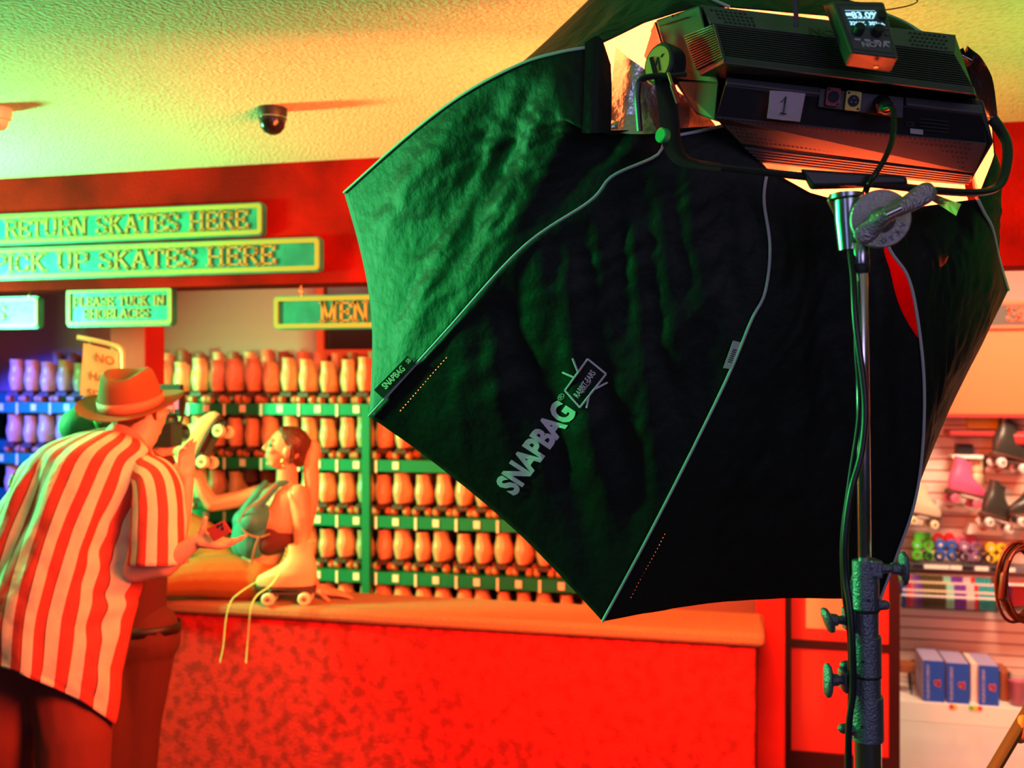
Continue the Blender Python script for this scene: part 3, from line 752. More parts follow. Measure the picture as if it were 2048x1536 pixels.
# diffuser (front lamp cloth)
rim = []
for k_i, k in enumerate(order):
    k2 = order[(k_i + 1) % 8]
    for j in range(8):
        s = j / 8; a = ribpts[k][-1].lerp(ribpts[k2][-1], s); e = math.sin(PI * s) * .035
        a.x += (1500 - a.x) * e; a.y += (620 - a.y) * e; rim.append(P(a.x, a.y, a.z))
cc = sum(rim, Vector()) / len(rim); nrm = Vector((0, 0, 0))
for i in range(len(rim)): nrm += (rim[i] - cc).cross(rim[(i + 1) % len(rim)] - cc)
nrm.normalize()
if nrm.dot(FW) < 0: nrm = -nrm
mb = MB(); N = len(rim); rings = []
for q in (0.955, .8, .5, .25): rings.append([cc.lerp(v, q) - nrm * .02 - SBO for v in rim])
vs = [v for r in rings for v in r] + [cc - nrm * .02 - SBO]; fs = []
for i in range(3):
    for j in range(N): fs.append((i * N + j, i * N + (j + 1) % N, (i + 1) * N + (j + 1) % N, (i + 1) * N + j))
for j in range(N): fs.append((3 * N + j, 3 * N + (j + 1) % N, 4 * N))
mb.add(vs, fs); o = mb.build('diffuser', M['diffuser'], sb); o['label'] = 'glowing red front cloth'

# print on the cloth
def on_cloth(tm, mapping, name, m, sub=0):
    """lay a flat letter mesh on the cloth; mapping (x,y)->pixel"""
    me = bpy.data.meshes.new('tmp'); me.from_pydata(tm.v, [], tm.f); bm = bmesh.new(); bm.from_mesh(me)
    bmesh.ops.triangulate(bm, faces=bm.faces)
    for _ in range(sub): bmesh.ops.subdivide_edges(bm, edges=[e for e in bm.edges if e.calc_length() > .25], cuts=1); bmesh.ops.triangulate(bm, faces=bm.faces)
    for v in bm.verts:
        a, b = mapping(v.co.x, v.co.y); v.co = on_bag(a, b) - SBO
    bm.to_mesh(me); bm.free(); me.materials.append(m); me.name = name
    o = bpy.data.objects.new(name, me); C.objects.link(o); o.parent = sb; return o
def lay(p0, p1, hv, w0, h0):
    """text of width w0, cap height h0: baseline from p0 to p1, cap vector hv"""
    return lambda x, y: (p0[0] + (p1[0] - p0[0]) * x / w0 + hv[0] * y / h0, p0[1] + (p1[1] - p0[1]) * x / w0 + hv[1] * y / h0)
tm = text_mb('SNAPBAG', 1, .045, 0, 1); w0 = max(v[0] for v in tm.v); 
on_cloth(tm, lay((1028, 992), (1152, 824), (-38, -25), w0, .70), 'printed_logo', M['print'], 1)
tm = text_mb('®', 1, .0, 0, 1); on_cloth(tm, lay((1122, 803), (1132, 790), (-9, -6), .8, .7), 'printed_logo', M['print'])
tm = text_mb('RABBIT-EARS', 1, .02, 0, 1); w0 = max(v[0] for v in tm.v); on_cloth(tm, lay((1156, 797), (1192, 746), (-10, -7), w0, .70), 'printed_logo', M['print'], 1)
tm = text_mb('by DoPchoice', 1, 0, 0, 1); w0 = max(v[0] for v in tm.v); on_cloth(tm, lay((1167, 786), (1183, 764), (-3, -2.2), w0, .70), 'printed_logo', M['print'])
tv = MB()
def pxbar(a, b, t=1.6):
    a = Vector(a); b = Vector(b); n = max(2, int((b - a).length / 8)); tv.tube([on_bag(*(a.lerp(b, i / n)), lift=.003) - SBO for i in range(n + 1)], t / 1000, 6)
for a, b in (((1130, 781), (1175, 718)), ((1175, 718), (1212, 748)), ((1212, 748), (1160, 815)), ((1160, 815), (1130, 781)), ((1155, 742), (1145, 717)), ((1148, 755), (1125, 745)), ((1190, 778), (1215, 765)), ((1178, 792), (1173, 816))): pxbar(a, b, 2.2)
tv.build('printed_logo', M['print'], sb)
# woven label at the corner, care label on the seam
def flatlab(q, name, m, th=.0015, d0=None):
    W = [on_bag(*p_, lift=.012) - SBO if d0 is None else P(p_[0], p_[1], d0) - SBO for p_ in q]; off = -FW * th
    b = MB(); b.hexa([v + off for v in W], W); return b.build(name, m, sb, smooth=False)
flatlab([(748, 780), (815, 712), (832, 728), (766, 797)], 'woven_label', M['labelk'])
tm = text_mb('SNAPBAG', 1, .02); w0 = max(v[0] for v in tm.v); mp = lay((771, 779), (811, 739), (-9, -9), w0, .70)
b = MB(); b.add([on_bag(*mp(v[0], v[1]), lift=.022) - SBO for v in tm.v], tm.f); b.build('woven_label_text', M['redprint'], sb, smooth=False)
tm = text_mb('SB', 1, .02); mp = lay((816, 728), (824, 720), (-6, -6), 1.2, .70); b = MB(); b.add([on_bag(*mp(v[0], v[1]), lift=.022) - SBO for v in tm.v], tm.f); b.build('woven_label_text', M['redprint'], sb, smooth=False)
flatlab([(1466, 681), (1481, 685), (1461, 738), (1446, 736)], 'care_label', M['labelw'])
b = MB()
for i in range(7):
    x = 1470 - i * 1.7; y = 699 + i * 4; pa, pb = (x - 4, y - .8), (x + 4, y + .8)
    qs = [pa, pb, (pb[0] - .7, pb[1] + 2), (pa[0] - .7, pa[1] + 2)]; W = [on_bag(*p_, lift=.0145) - SBO for p_ in qs]; b.add(W, [(0, 1, 2, 3)])
b.build('care_label_print', M['pen'], sb, smooth=False)
# silver flaps of the mouth
def flap(grid, name='silver_flap', amp=.006, m=None):
    b = MB(); nu = 14; rows = [cr(r, nu) for r in grid]; cols = list(zip(*rows)); g = [cr(c, 12) for c in cols]; vs = []
    for i, c in enumerate(g):
        for j, v in enumerate(c):
            W = P(v.x, v.y, v.z) - SBO; W += -FW * (noise.noise(W * 22) * amp + noise.noise(W * 60) * amp * .4); vs.append(W)
    b.add(vs, [(i * 13 + j, (i + 1) * 13 + j, (i + 1) * 13 + j + 1, i * 13 + j + 1) for i in range(nu) for j in range(12)])
    return b.build(name, m or M['silver'], sb)
flap([[(1232, 92, 1.84), (1262, 120, 1.80), (1330, 165, 1.80)], [(1222, 180, 1.83), (1280, 205, 1.80), (1400, 215, 1.84)], [(1218, 266, 1.82), (1300, 268, 1.79), (1440, 262, 1.85)]])
flap([[(1934, 92, 1.80), (1962, 116, 1.77), (1985, 160, 1.78), (1996, 246, 1.78)], [(1928, 102, 1.83), (1948, 140, 1.80), (1970, 185, 1.80), (1982, 250, 1.80)]], amp=.004)
flap([[(1925, 96, 1.82), (1950, 140, 1.84), (1972, 190, 1.84), (1980, 250, 1.82)], [(1900, 110, 1.86), (1920, 150, 1.86), (1940, 200, 1.86), (1950, 250, 1.86)]], amp=.004)
flap([[(1838, 378, 1.72), (1880, 392, 1.71), (1922, 408, 1.72)], [(1846, 392, 1.70), (1878, 410, 1.69), (1912, 432, 1.70)]], amp=.003)
flap([[(1170, 84, 1.79), (1200, 74, 1.78), (1222, 128, 1.79)], [(1168, 180, 1.78), (1195, 180, 1.77), (1224, 190, 1.79)], [(1164, 266, 1.79), (1190, 266, 1.78), (1222, 264, 1.79)]], 'mouth_flap', .003, M['cloth'])

# ------------------------------------------------------------------ LED panel fixture
fx = thing('led_panel', 'black LED panel light fixture with vents in the softbox mouth', 'film light', tuple(P(1650, 200, 1.70)))
FO = Vector(fx.location)
def Q(px, py, d): return P(px, py, d) - FO
class Strip:
    def __init__(s, l0, r0, l1, r1): s.c = [Q(*l0), Q(*r0), Q(*l1), Q(*r1)]
    def __call__(s, u, v, lift=0):
        a = s.c[0].lerp(s.c[1], u); b = s.c[2].lerp(s.c[3], u); n = (s.c[1] - s.c[0]).cross(s.c[2] - s.c[0]).normalized()
        if n.dot(FW) > 0: n = -n
        return a.lerp(b, v) + n * lift
prof_L = [(1397, 12, 1.72), (1421, 50, 1.69), (1452, 152, 1.70), (1453, 158, 1.675), (1450, 170, 1.67), (1430, 238, 1.70), (1478, 285, 1.76), (1515, 318, 1.80)]
prof_R = [(1912, 72, 1.72), (1908, 108, 1.69), (1955, 203, 1.70), (1962, 214, 1.675), (1965, 230, 1.67), (1975, 290, 1.70), (1950, 345, 1.76), (1936, 366, 1.80)]
b = MB(); n = len(prof_L)
Lp = [Q(*v) for v in prof_L]; Rp = [Q(*v) for v in prof_R]; Lf = [v + FW * .02 for v in (Q(1330, 60, 1.88), Q(1500, 330, 1.90))]; Rf = [Q(1900, 85, 1.88), Q(1930, 370, 1.90)]
vs = Lp + Rp + Lf + Rf; fs = [(i, i + 1, n + i + 1, n + i) for i in range(n - 1)]
fs += [tuple(list(range(n)) + [2 * n + 1, 2 * n]), tuple(list(range(n, 2 * n))[::-1] + [2 * n + 2, 2 * n + 3]), (0, n, 2 * n + 2, 2 * n), (n - 1, 2 * n + 1, 2 * n + 3, 2 * n - 1), (2 * n, 2 * n + 2, 2 * n + 3, 2 * n + 1)]
b.add(vs, fs); b.build('housing', M['fixd'], fx, smooth=False, bevel=.002)
# left end cap with its folded green-grey cover
b = MB(); b.hexa([Q(1312, 40, 1.78), Q(1399, 10, 1.70), Q(1436, 165, 1.69), Q(1346, 160, 1.77)], [Q(1300, 60, 1.92), Q(1420, 30, 1.80), Q(1450, 165, 1.80), Q(1330, 165, 1.92)])
b.hexa([Q(1346, 160, 1.77), Q(1436, 165, 1.69), Q(1430, 242, 1.70), Q(1392, 228, 1.74)], [Q(1352, 165, 1.86), Q(1446, 165, 1.80), Q(1440, 245, 1.80), Q(1400, 232, 1.82)])
b.build('end_cover', M['fixt'], fx, smooth=False, bevel=.003)
b = MB(); b.hexa([Q(1948, 200, 1.68), Q(1966, 200, 1.68), Q(1987, 285, 1.70), Q(1940, 366, 1.78)], [Q(1948, 200, 1.80), Q(1960, 200, 1.80), Q(1980, 285, 1.82), Q(1930, 366, 1.86)])
b.build('end_cover', M['fixt'], fx, smooth=False, bevel=.003)
b = MB(); b.hexa([Q(1309, 44, 1.785), Q(1347, 168, 1.775), Q(1330, 170, 1.88), Q(1288, 112, 1.90)], [Q(1315, 46, 1.80), Q(1352, 168, 1.79), Q(1336, 168, 1.89), Q(1294, 112, 1.905)])
b.build('front_bezel', M['fixl'], fx, smooth=False)
b = MB(); c = Q(1345, 33, 1.745); b.tube([c, c - FW * .004], .0022, 8); b.tube([Q(1320, 52, 1.765) , Q(1375, 35, 1.72)], .0012, 5); b.build('screw', M['pen'], fx)
# vent plate
s0 = Strip((1402, 13, 1.715), (1910, 73, 1.715), (1420, 49, 1.688), (1907, 107, 1.688))
b = MB(); b.hexa([s0(0, 0, .003), s0(1, 0, .003), s0(1, 1, .003), s0(0, 1, .003)], [s0(0, 0), s0(1, 0), s0(1, 1), s0(0, 1)]); b.build('vent_plate', M['fixl'], fx, smooth=False)
def holes(strip, u0, u1, rows, v0, v1, r, pitch, name='vent_holes', m=None, lift=.0036, skew=0):
    b = MB(); Lw = (strip(1, .5) - strip(0, .5)).length; nn = int((u1 - u0) * Lw / pitch)
    for rj in range(rows):
        v = v0 + (v1 - v0) * (rj / max(1, rows - 1))
        for i in range(nn):
            u = u0 + (i + (.5 if rj % 2 else 0) + skew * rj) * pitch / Lw
            if u > u1: continue
            c = strip(u, v, lift); ex = (strip(1, v) - strip(0, v)).normalized(); ey = (strip(u, 1) - strip(u, 0)).normalized()
            b.add([c + ex * r * math.cos(PI / 3 * k) + ey * r * math.sin(PI / 3 * k) for k in range(6)], [(0, 1, 2, 3, 4, 5)])
    o = b.build(name, m or M['pen'], fx, smooth=False); return o
holes(s0, .03, .20, 4, .25, .85, .0032, .0082, skew=.5); holes(s0, .82, .98, 4, .2, .85, .0032, .0082)
tm = text_mb('NOVA', .03, .0006, 0); b = MB(); ex = (s0(1, .5) - s0(0, .5)).normalized(); ey = (s0(.4, 0) - s0(.4, 1)).normalized(); o0 = s0(.405, .93, .004)
b.add([o0 + ex * v[0] + ey * v[1] * .75 for v in tm.v], tm.f); b.build('embossed_name', M['fixt'], fx, smooth=False)
# finned heat sink
b = MB(); b0_ = MB(); tl, tr_, bl, br = Q(1428, 50, 1.625), Q(1909, 108, 1.625), Q(1449, 116, 1.605), Q(1948, 178, 1.605)
tlb, trb, blb, brb = Q(1372, 72, 1.70), Q(1906, 105, 1.72), Q(1396, 142, 1.70), Q(1952, 190, 1.72)
nf = 15
b0_.hexa([tl.lerp(tlb, .22), tr_.lerp(trb, .22), br.lerp(brb, .22), bl.lerp(blb, .22)], [tlb, trb, brb, blb]); b0_.build('heat_sink_core', M['pen'], fx, smooth=False)  # core coloured dark so the gaps between the fins look shaded
for i in range(nf):
    v0 = i / nf; v1 = v0 + .42 / nf
    q = [tl.lerp(bl, v0), tr_.lerp(br, v0), tr_.lerp(br, v1), tl.lerp(bl, v1)]; r = [tlb.lerp(blb, v0), trb.lerp(brb, v0), trb.lerp(brb, v1), tlb.lerp(blb, v1)]
    b.hexa(q, [a.lerp(c, .5) for a, c in zip(q, r)])
    # side fins
    q2 = [tl.lerp(bl, v0), tl.lerp(bl, v1), tlb.lerp(blb, v1), tlb.lerp(blb, v0)]; b.hexa(q2, [x - RT * .004 for x in q2])
b.build('heat_sink', M['fixt'], fx, smooth=False)
b = MB(); b.hexa([bl + UP * .004, br + UP * .004, Q(1949, 188, 1.60), Q(1447, 126, 1.60)], [blb, brb, Q(1956, 196, 1.70), Q(1400, 152, 1.70)]); 
b.hexa([Q(1425, 47, 1.615), Q(1432, 50, 1.615), Q(1452, 118, 1.595), Q(1445, 118, 1.595)], [Q(1425, 47, 1.66), Q(1432, 50, 1.66), Q(1452, 118, 1.64), Q(1445, 118, 1.64)])
b.build('heat_sink_frame', M['fixt'], fx, smooth=False, bevel=.0015)
# grey rail, split around the connector plate
s1 = Strip((1453, 157, 1.672), (1962, 213, 1.672), (1452, 169, 1.668), (1965, 230, 1.668))
for u0, u1 in ((0, .365), (.70, 1.0)):
    b = MB(); b.hexa([s1(u0, 0, .004), s1(u1, 0, .004), s1(u1, 1, .004), s1(u0, 1, .004)], [s1(u0, 0, -.004), s1(u1, 0, -.004), s1(u1, 1, -.004), s1(u0, 1, -.004)]); b.build('rail', M['fixl'], fx, smooth=False, bevel=.0015)
s1b = Strip((1452, 132, 1.695), (1956, 190, 1.695), (1453, 156, 1.674), (1962, 212, 1.674)); holes(s1b, .02, .99, 3, .2, .85, .0024, .0068, lift=.002)
# connector plate
s2 = Strip((1450, 170, 1.668), (1966, 231, 1.668), (1431, 238, 1.698), (1975, 290, 1.698))
b = MB(); b.hexa([Q(1640, 176, 1.662), Q(1808, 194, 1.662), Q(1806, 236, 1.668), Q(1636, 214, 1.668)], [Q(1640, 176, 1.69), Q(1808, 194, 1.69), Q(1806, 236, 1.70), Q(1636, 214, 1.70)]); b.build('connector_plate', M['black'], fx, smooth=False, bevel=.001)
def socket(px, py, w, h, m, pins, name):
    c = Q(px, py, 1.658); ex = (Q(1808, 194, 1.662) - Q(1640, 176, 1.662)).normalized(); ez = (Q(1640, 176, 1.662) - Q(1636, 214, 1.668)).normalized(); ny = ex.cross(ez)
    if ny.dot(FW) > 0: ny = -ny
    rr = rrect(-w, w, -h, h, .003); b = MB(); n = len(rr); b.add([c + ex * x + ez * z + ny * .002 for x, z in rr] + [c + ex * x + ez * z - ny * .002 for x, z in rr], [tuple(range(n)), tuple(range(n, 2 * n))[::-1]] + [(i, (i + 1) % n, n + (i + 1) % n, n + i) for i in range(n)])
    o = b.build(name, m, fx, smooth=False)
    b = MB(); b.tube([c + ny * .001, c + ny * .0032], .0095, 24); b.tube([c + ex * w * .7 + ez * -h * .78 + ny * .001, c + ex * w * .7 - ez * h * .78 + ny * .0035], .002, 8); b.tube([c - ex * w * .7 + ez * h * .78 + ny * .001, c - ex * w * .7 + ez * h * .78 + ny * .0035], .002, 8); b.build('socket_ring', M['pen'], o)
    if pins:
        b = MB()
        for k in range(3):
            a = PI / 2 + k * 2 * PI / 3; q = c + ex * .0042 * math.cos(a) + ez * .0042 * math.sin(a); b.tube([q + ny * .002, q + ny * .005], .0009, 6)
        b.build('pin', M['labelw'], o)
socket(1706, 202, .0125, .0155, M['yel'], True, 'socket'); socket(1666, 194, .0115, .0145, M['darkred'], False, 'socket')
# plug
b = MB(); b.cap(Q(1765, 205, 1.655), .013, Q(1772, 214, 1.62), .012); b.build('plug', M['blackrub'], fx)
b = MB(); b.hexa([Q(1752, 208, 1.628), Q(1786, 212, 1.625), Q(1786, 226, 1.628), Q(1756, 226, 1.63)], [Q(1752, 208, 1.65), Q(1786, 212, 1.65), Q(1786, 226, 1.65), Q(1756, 226, 1.65)]); b.build('plug_clip', M['redp'], fx, smooth=False, bevel=.001)
# perforated strips
s3 = Strip((1428, 232, 1.697), (1975, 286, 1.697), (1478, 284, 1.759), (1950, 344, 1.759))
b = MB(); b.hexa([s3(.01, 0, .0022), s3(.995, 0, .0022), s3(.995, 1, .0022), s3(.01, 1, .0022)], [s3(.01, 0), s3(.995, 0), s3(.995, 1), s3(.01, 1)]); b.build('perforated_plate', M['fixl'], fx, smooth=False)
holes(s3, .03, .97, 6, .05, .85, .0030, .0080, lift=.0028)
# lower glossy ledge and ridges
s4 = Strip((1486, 290, 1.765), (1950, 346, 1.765), (1522, 322, 1.80), (1937, 366, 1.80))
b = MB()
for i in range(5):
    v = .1 + i * .2; b.hexa([s4(0, v, .004), s4(1, v, .004), s4(1, v + .1, .004), s4(0, v + .1, .004)], [s4(0, v), s4(1, v), s4(1, v + .1), s4(0, v + .1)])
b.build('ridge', M['fixl'], fx, smooth=False)
# front LED face
b = MB(); b.hexa([Q(1345, 75, 1.915), Q(1895, 95, 1.915), Q(1925, 360, 1.925), Q(1505, 325, 1.925)], [Q(1345, 75, 1.92), Q(1895, 95, 1.92), Q(1925, 360, 1.93), Q(1505, 325, 1.93)]); b.build('led_face', mat('led_face', (.8, .4, .3), .5, emit=6, ecol=(1, .14, .03)), fx, smooth=False)
# rating label
tm = text_mb('CE', .012, .0003); b = MB(); o0 = s2(.70, .62, .002); ex = (s2(1, .5) - s2(0, .5)).normalized(); ey = (s2(.7, 0) - s2(.7, 1)).normalized(); b.add([o0 + ex * v[0] + ey * v[1] for v in tm.v], tm.f)
for i in range(4): 
    q = s2(.75, .35 + i * .12, .002); b.add([q, q + ex * .05, q + ex * .05 + ey * .0018, q + ey * .0018], [(0, 1, 2, 3)])
b.build('rating_print', M['fixt'], fx, smooth=False)
b = MB(); q = s2(.715, .85, .002); b.add([q, q + ex * .022, q + ex * .022 + ey * .009, q + ey * .009], [(0, 1, 2, 3)]); b.build('rating_label', M['labelw'], fx, smooth=False)

# paper number taped on
t = thing('paper_label', 'pinkish paper square with a handwritten number 1 taped on the light', 'label', tuple(P(1571, 211, 1.65)))
TO = Vector(t.location); b = MB()
q = [P(1540, 181, 1.655), P(1576, 183, 1.652), P(1611, 187, 1.655), P(1606, 213, 1.66), P(1600, 243, 1.672), P(1566, 240, 1.668), P(1534, 236, 1.672), P(1538, 208, 1.66)]
b.add([v - TO for v in q] + [v - TO + FW * .001 for v in q], [tuple(range(8)), tuple(range(8, 16))[::-1]] + [(i, (i + 1) % 8, 8 + (i + 1) % 8, 8 + i) for i in range(8)]); b.build('paper', M['tape'], t, smooth=False)
b = MB()
for pl in ([(1563, 204), (1572, 193), (1567, 227)], [(1560, 226), (1573, 228)]): b.tube([P(x, y, 1.653 + .009 * max(0, (y - 213) / 30)) - TO for x, y in pl], .0011, 6)
b.build('handwriting', M['pen'], t)

# yoke
yk = thing('yoke', 'black curved yoke bracket holding the LED panel', 'bracket', tuple(P(1700, 370, 1.60)))
YO = Vector(yk.location)
def YQ(px, py, d): return P(px, py, d) - YO
path = cr([YQ(1318, 118, 1.70), YQ(1330, 170, 1.68), YQ(1338, 230, 1.66), YQ(1343, 285, 1.64), YQ(1362, 318, 1.62), YQ(1400, 330, 1.61), YQ(1480, 339, 1.60), YQ(1600, 352, 1.59), YQ(1750, 368, 1.585), YQ(1880, 382, 1.59), YQ(1960, 385, 1.60), YQ(1998, 370, 1.62), YQ(2013, 330, 1.64), YQ(2014, 290, 1.66), YQ(2002, 262, 1.68), YQ(1985, 238, 1.69)], 110)
b = MB(); b.tube(path[:42], [.0095] * 30 + [.0095 - .0002 * i for i in range(12)], 10, flat=((0, 0, 1), 2.0, .6)); b.build('arm', M['yoke'], yk)
b = MB(); b.tube(path[36:], .0078, 10, flat=((0, 0, 1), 1.15, .8)); b.build('cross_bar', M['yoke'], yk)
b = MB(); b.hexa([YQ(1600, 338, 1.575), YQ(1812, 352, 1.575), YQ(1816, 368, 1.575), YQ(1626, 372, 1.575)], [YQ(1600, 338, 1.63), YQ(1812, 352, 1.63), YQ(1818, 374, 1.63), YQ(1620, 380, 1.63)]); b.build('mount_block', M['yoke'], yk, smooth=False, bevel=.004)
c0 = YQ(1306, 132, 1.70); c1 = YQ(1338, 126, 1.665); ax = (c0 - c1).normalized()
def axm(c, ax):
    return Matrix.Translation(c) @ ax.to_track_quat('Z', 'Y').to_matrix().to_4x4()
# round pivot facing left towards the camera
ax = (-RT * .80 - FW * .55 + UP * .05).normalized(); pc = YQ(1318, 128, 1.685)
b = MB(); b.lathe([(.034, -.030), (.036, -.004), (.036, 0), (.033, .003)], 36, axm(pc, ax)); b.build('pivot_knob', M['yoke'], yk)
b = MB(); b.lathe([(.029, .0), (.029, .0042)], 36, axm(pc, ax)); o = b.build('pivot_badge', M['orange'], yk); o['label'] = 'round orange badge'
exx = UP.cross(ax).normalized(); ezz = ax.cross(exx)
b = MB()
for (a_, b_) in (((-.006, -.014), (.001, .010)), ((.001, .010), (.008, -.014)), ((.010, .008), (.014, .012))): b.tube([pc + ax * .0045 + exx * a_[0] + ezz * a_[1], pc + ax * .0045 + exx * b_[0] + ezz * b_[1]], .0018, 6)
b.build('badge_mark', M['pen'], yk)
b = MB(); b.tube(cr([YQ(1370, 150, 1.66), YQ(1345, 152, 1.655), YQ(1315, 152, 1.665), YQ(1282, 160, 1.675), YQ(1275, 190, 1.68), YQ(1277, 225, 1.685), YQ(1280, 262, 1.69)], 40), .0085, 8, flat=((0, 0, 1), .9, .6)); b.build('lever', M['yoke'], yk)
gx = (-RT * .75 - FW * .65).normalized(); pc2 = YQ(1322, 270, 1.625)
b = MB(); b.lathe([(.010, -.012), (.012, -.010), (.012, 0), (.010, .002)], 24, axm(pc2, gx)); b.build('green_knob', M['greenp'], yk)
b = MB(); b.tube([YQ(1337, 145, 1.63), YQ(1345, 170, 1.628)], .0026, 8); b.build('pin', M['goldm'], yk)
b = MB(); b.tube([YQ(1345, 170, 1.628), YQ(1357, 205, 1.63)], .0042, 8); b.build('red_tab', M['redp'], yk)

# hand controller
hc = thing('light_controller', 'grey handheld controller with lit screen hanging on the light', 'controller', tuple(P(1745, 120, 1.53)))
HO = Vector(hc.location)
def HQ(px, py, d): return P(px, py, d) - HO
f0, f1, f2, f3 = HQ(1666, 3, 1.54), HQ(1768, 4, 1.54), HQ(1798, 116, 1.50), HQ(1702, 104, 1.50)
k0, k1, k2, k3 = HQ(1644, 8, 1.58), HQ(1760, 10, 1.60), HQ(1782, 146, 1.555), HQ(1690, 133, 1.545)
b = MB(); b.hexa([f0, f1, f2, f3], [k0, k1, k2, k3]); b.build('body', M['fixt'], hc, smooth=False, bevel=.004)
fx_ = (f1 - f0).normalized(); fz_ = (f0 - f3).normalized(); fn = fx_.cross(fz_); fn = -fn if fn.dot(FW) > 0 else fn
def HF(u, v, l=0): return f0.lerp(f1, u).lerp(f3.lerp(f2, u), v) + fn * l
def plate(us, l0, l1, name, m, parent=hc):
    q = [HF(u, v, l1) for u, v in us]; r = [HF(u, v, l0) for u, v in us]; b = MB(); b.hexa(q, r); return b.build(name, m, parent, smooth=False)
plate([(.08, .10), (.90, .10), (.90, .93), (.08, .93)], 0, .0008, 'face_plate', M['fixl'])
sc_ = plate([(.14, .17), (.66, .17), (.66, .50), (.14, .50)], 0, .0015, 'display', M['screen'])
tm = text_mb('83.0%', .017, .0004); b = MB(); o0 = HF(.26, .335, .002); b.add([o0 + fx_ * v[0] + fz_ * v[1] for v in tm.v], tm.f)
tm = text_mb('3200K  3025K', .0095, .0003); o0 = HF(.17, .475, .002); b.add([o0 + fx_ * v[0] * .95 + fz_ * v[1] for v in tm.v], tm.f)
for v in (.20, .355): q = HF(.16, v, .002); b.add([q, q + fx_ * .046, q + fx_ * .046 + fz_ * .0007, q + fz_ * .0007], [(0, 1, 2, 3)])
q = HF(.155, .30, .002); b.add([q, q + fx_ * .008, q + fx_ * .008 + fz_ * .006, q + fz_ * .006], [(0, 1, 2, 3)])
b.build('display_text', M['glyph'], sc_, smooth=False)
for u, v in ((.80, .34), (.28, .60), (.66, .60)):
    b = MB(); b.lathe([(.0085, 0), (.0085, .010), (.0075, .013)], 18, axm(HF(u, v, .001), fn)); b.build('dial', M['black'], hc)
for u, v in ((.87, .50), (.87, .60)):
    b = MB(); b.lathe([(.0035, 0), (.0035, .002)], 12, axm(HF(u, v, .001), fn)); b.build('button', M['fixl'], hc)
for u in (.16, .36, .56, .76):
    plate([(u, .735), (u + .12, .735), (u + .12, .765), (u, .765)], .0005, .0022, 'button', M['labelw'])
tm = text_mb('NOVA', .014, .0003); b = MB(); o0 = HF(.28, .88, .0012); b.add([o0 + fx_ * v[0] + fz_ * v[1] for v in tm.v], tm.f); b.build('face_text', M['labelw'], hc, smooth=False)
b = MB(); b.lathe([(.0035, 0), (.0035, .003)], 12, axm(HQ(1752, 131, 1.525), -UP)); b.build('stud', M['goldm'], hc)
b = MB(); b.hexa([HQ(1586, -12, 1.60), HQ(1596, -12, 1.60), HQ(1598, 54, 1.61), HQ(1588, 54, 1.61)], [HQ(1586, -12, 1.615), HQ(1596, -12, 1.615), HQ(1598, 54, 1.625), HQ(1588, 54, 1.625)])
b.hexa([HQ(1586, -12, 1.60), HQ(1700, -4, 1.58), HQ(1700, 3, 1.58), HQ(1586, -4, 1.60)], [HQ(1586, -12, 1.615), HQ(1700, -4, 1.595), HQ(1700, 3, 1.595), HQ(1586, -4, 1.615)])
b.build('hanging_hook', M['fixd'], hc, smooth=False, bevel=.001)
b = MB(); b.tube(cr([P(1755, 22, 1.58), P(1790, 17, 1.59), P(1822, 10, 1.60), P(1834, 0, 1.60), P(1800, -14, 1.60)], 30), .0011, 6); tag(b.build('thin_wire', M['cabo']), 'thin orange wire curling out from behind the controller', 'wire')
b = MB(); b.tube(cr([P(1769, 217, 1.615), P(1784, 216, 1.60), P(1788, 240, 1.59), P(1784, 280, 1.57), P(1768, 320, 1.555), P(1748, 352, 1.55), P(1738, 368, 1.56)], 50), .0046, 10); tag(b.build('power_cable', M['cable']), 'black power cable bending down from the light socket to the yoke', 'cable')

# ------------------------------------------------------------------ light stand
DS = 1.56
def SX(py): return 1723 + (py - 540) * .0105
st = thing('light_stand', 'chrome and grey cast light stand with wing knobs carrying the light', 'light stand', (P(SX(1400), 1400, DS).x, P(SX(1400), 1400, DS).y, 0))
SO = Vector(st.location)
def SQ(px, py, d=DS): return P(px, py, d) - SO
def seg(y0, y1, wpx, name, m, dx=0, n=28, prof=None, bev=0):
    r = wpx / 2 / FPX * DS; a = SQ(SX(y0) + dx, y0); c = SQ(SX(y1) + dx, y1); b = MB()
    e = (c - a).normalized() * .0015
    b.tube([a, a + e, c - e, c], [r * .93, r, r, r * .93], n); return b.build(name, m, st)
seg(486, 540, 34, 'spigot', M['steel'], dx=-1); seg(528, 546, 36, 'rubber_ring', M['blackrub'], dx=-2)
seg(540, 1125, 26, 'riser_tube', M['chrome'], dx=0)
o = seg(1120, 1156, 48, 'collar', M['castg']); seg(1152, 1218, 53, 'collar', M['castg'], dx=1); seg(1217, 1222, 56, 'rubber_ring', M['blackrub'], dx=1)
seg(1222, 1272, 52, 'collar', M['castg']); seg(1270, 1350, 60, 'collar', M['castg'], dx=1); seg(1348, 1354, 60, 'rubber_ring', M['blackrub'], dx=1); seg(1352, 1392, 58, 'collar', M['castg']); seg(1390, 1480, 64, 'collar', M['castg'], dx=2)
seg(1478, 1600, 54, 'riser_tube', M['chrome'], dx=2)
# knurl ridges
b = MB()
for y0, y1, dx, w in ((1162, 1206, -27, 53), (1282, 1340, 31, 60), (1402, 1464, 34, 64)):
    y = y0
    while y < y1: b.cap(SQ(SX(y) + dx, y), .0016, SQ(SX(y + 2) + dx, y + 2), .0016, 6); y += 6
b.build('stamped_marks', M['castg'], st)
b = MB()
for x, y in ((SX(1200) + 8, 1201), (SX(1320) - 4, 1324), (SX(1454) - 8, 1454)): b.tube([SQ(x, y, DS - .0235), SQ(x, y, DS - .0265)], .0022, 8)
b.build('hole', M['pen'], st)
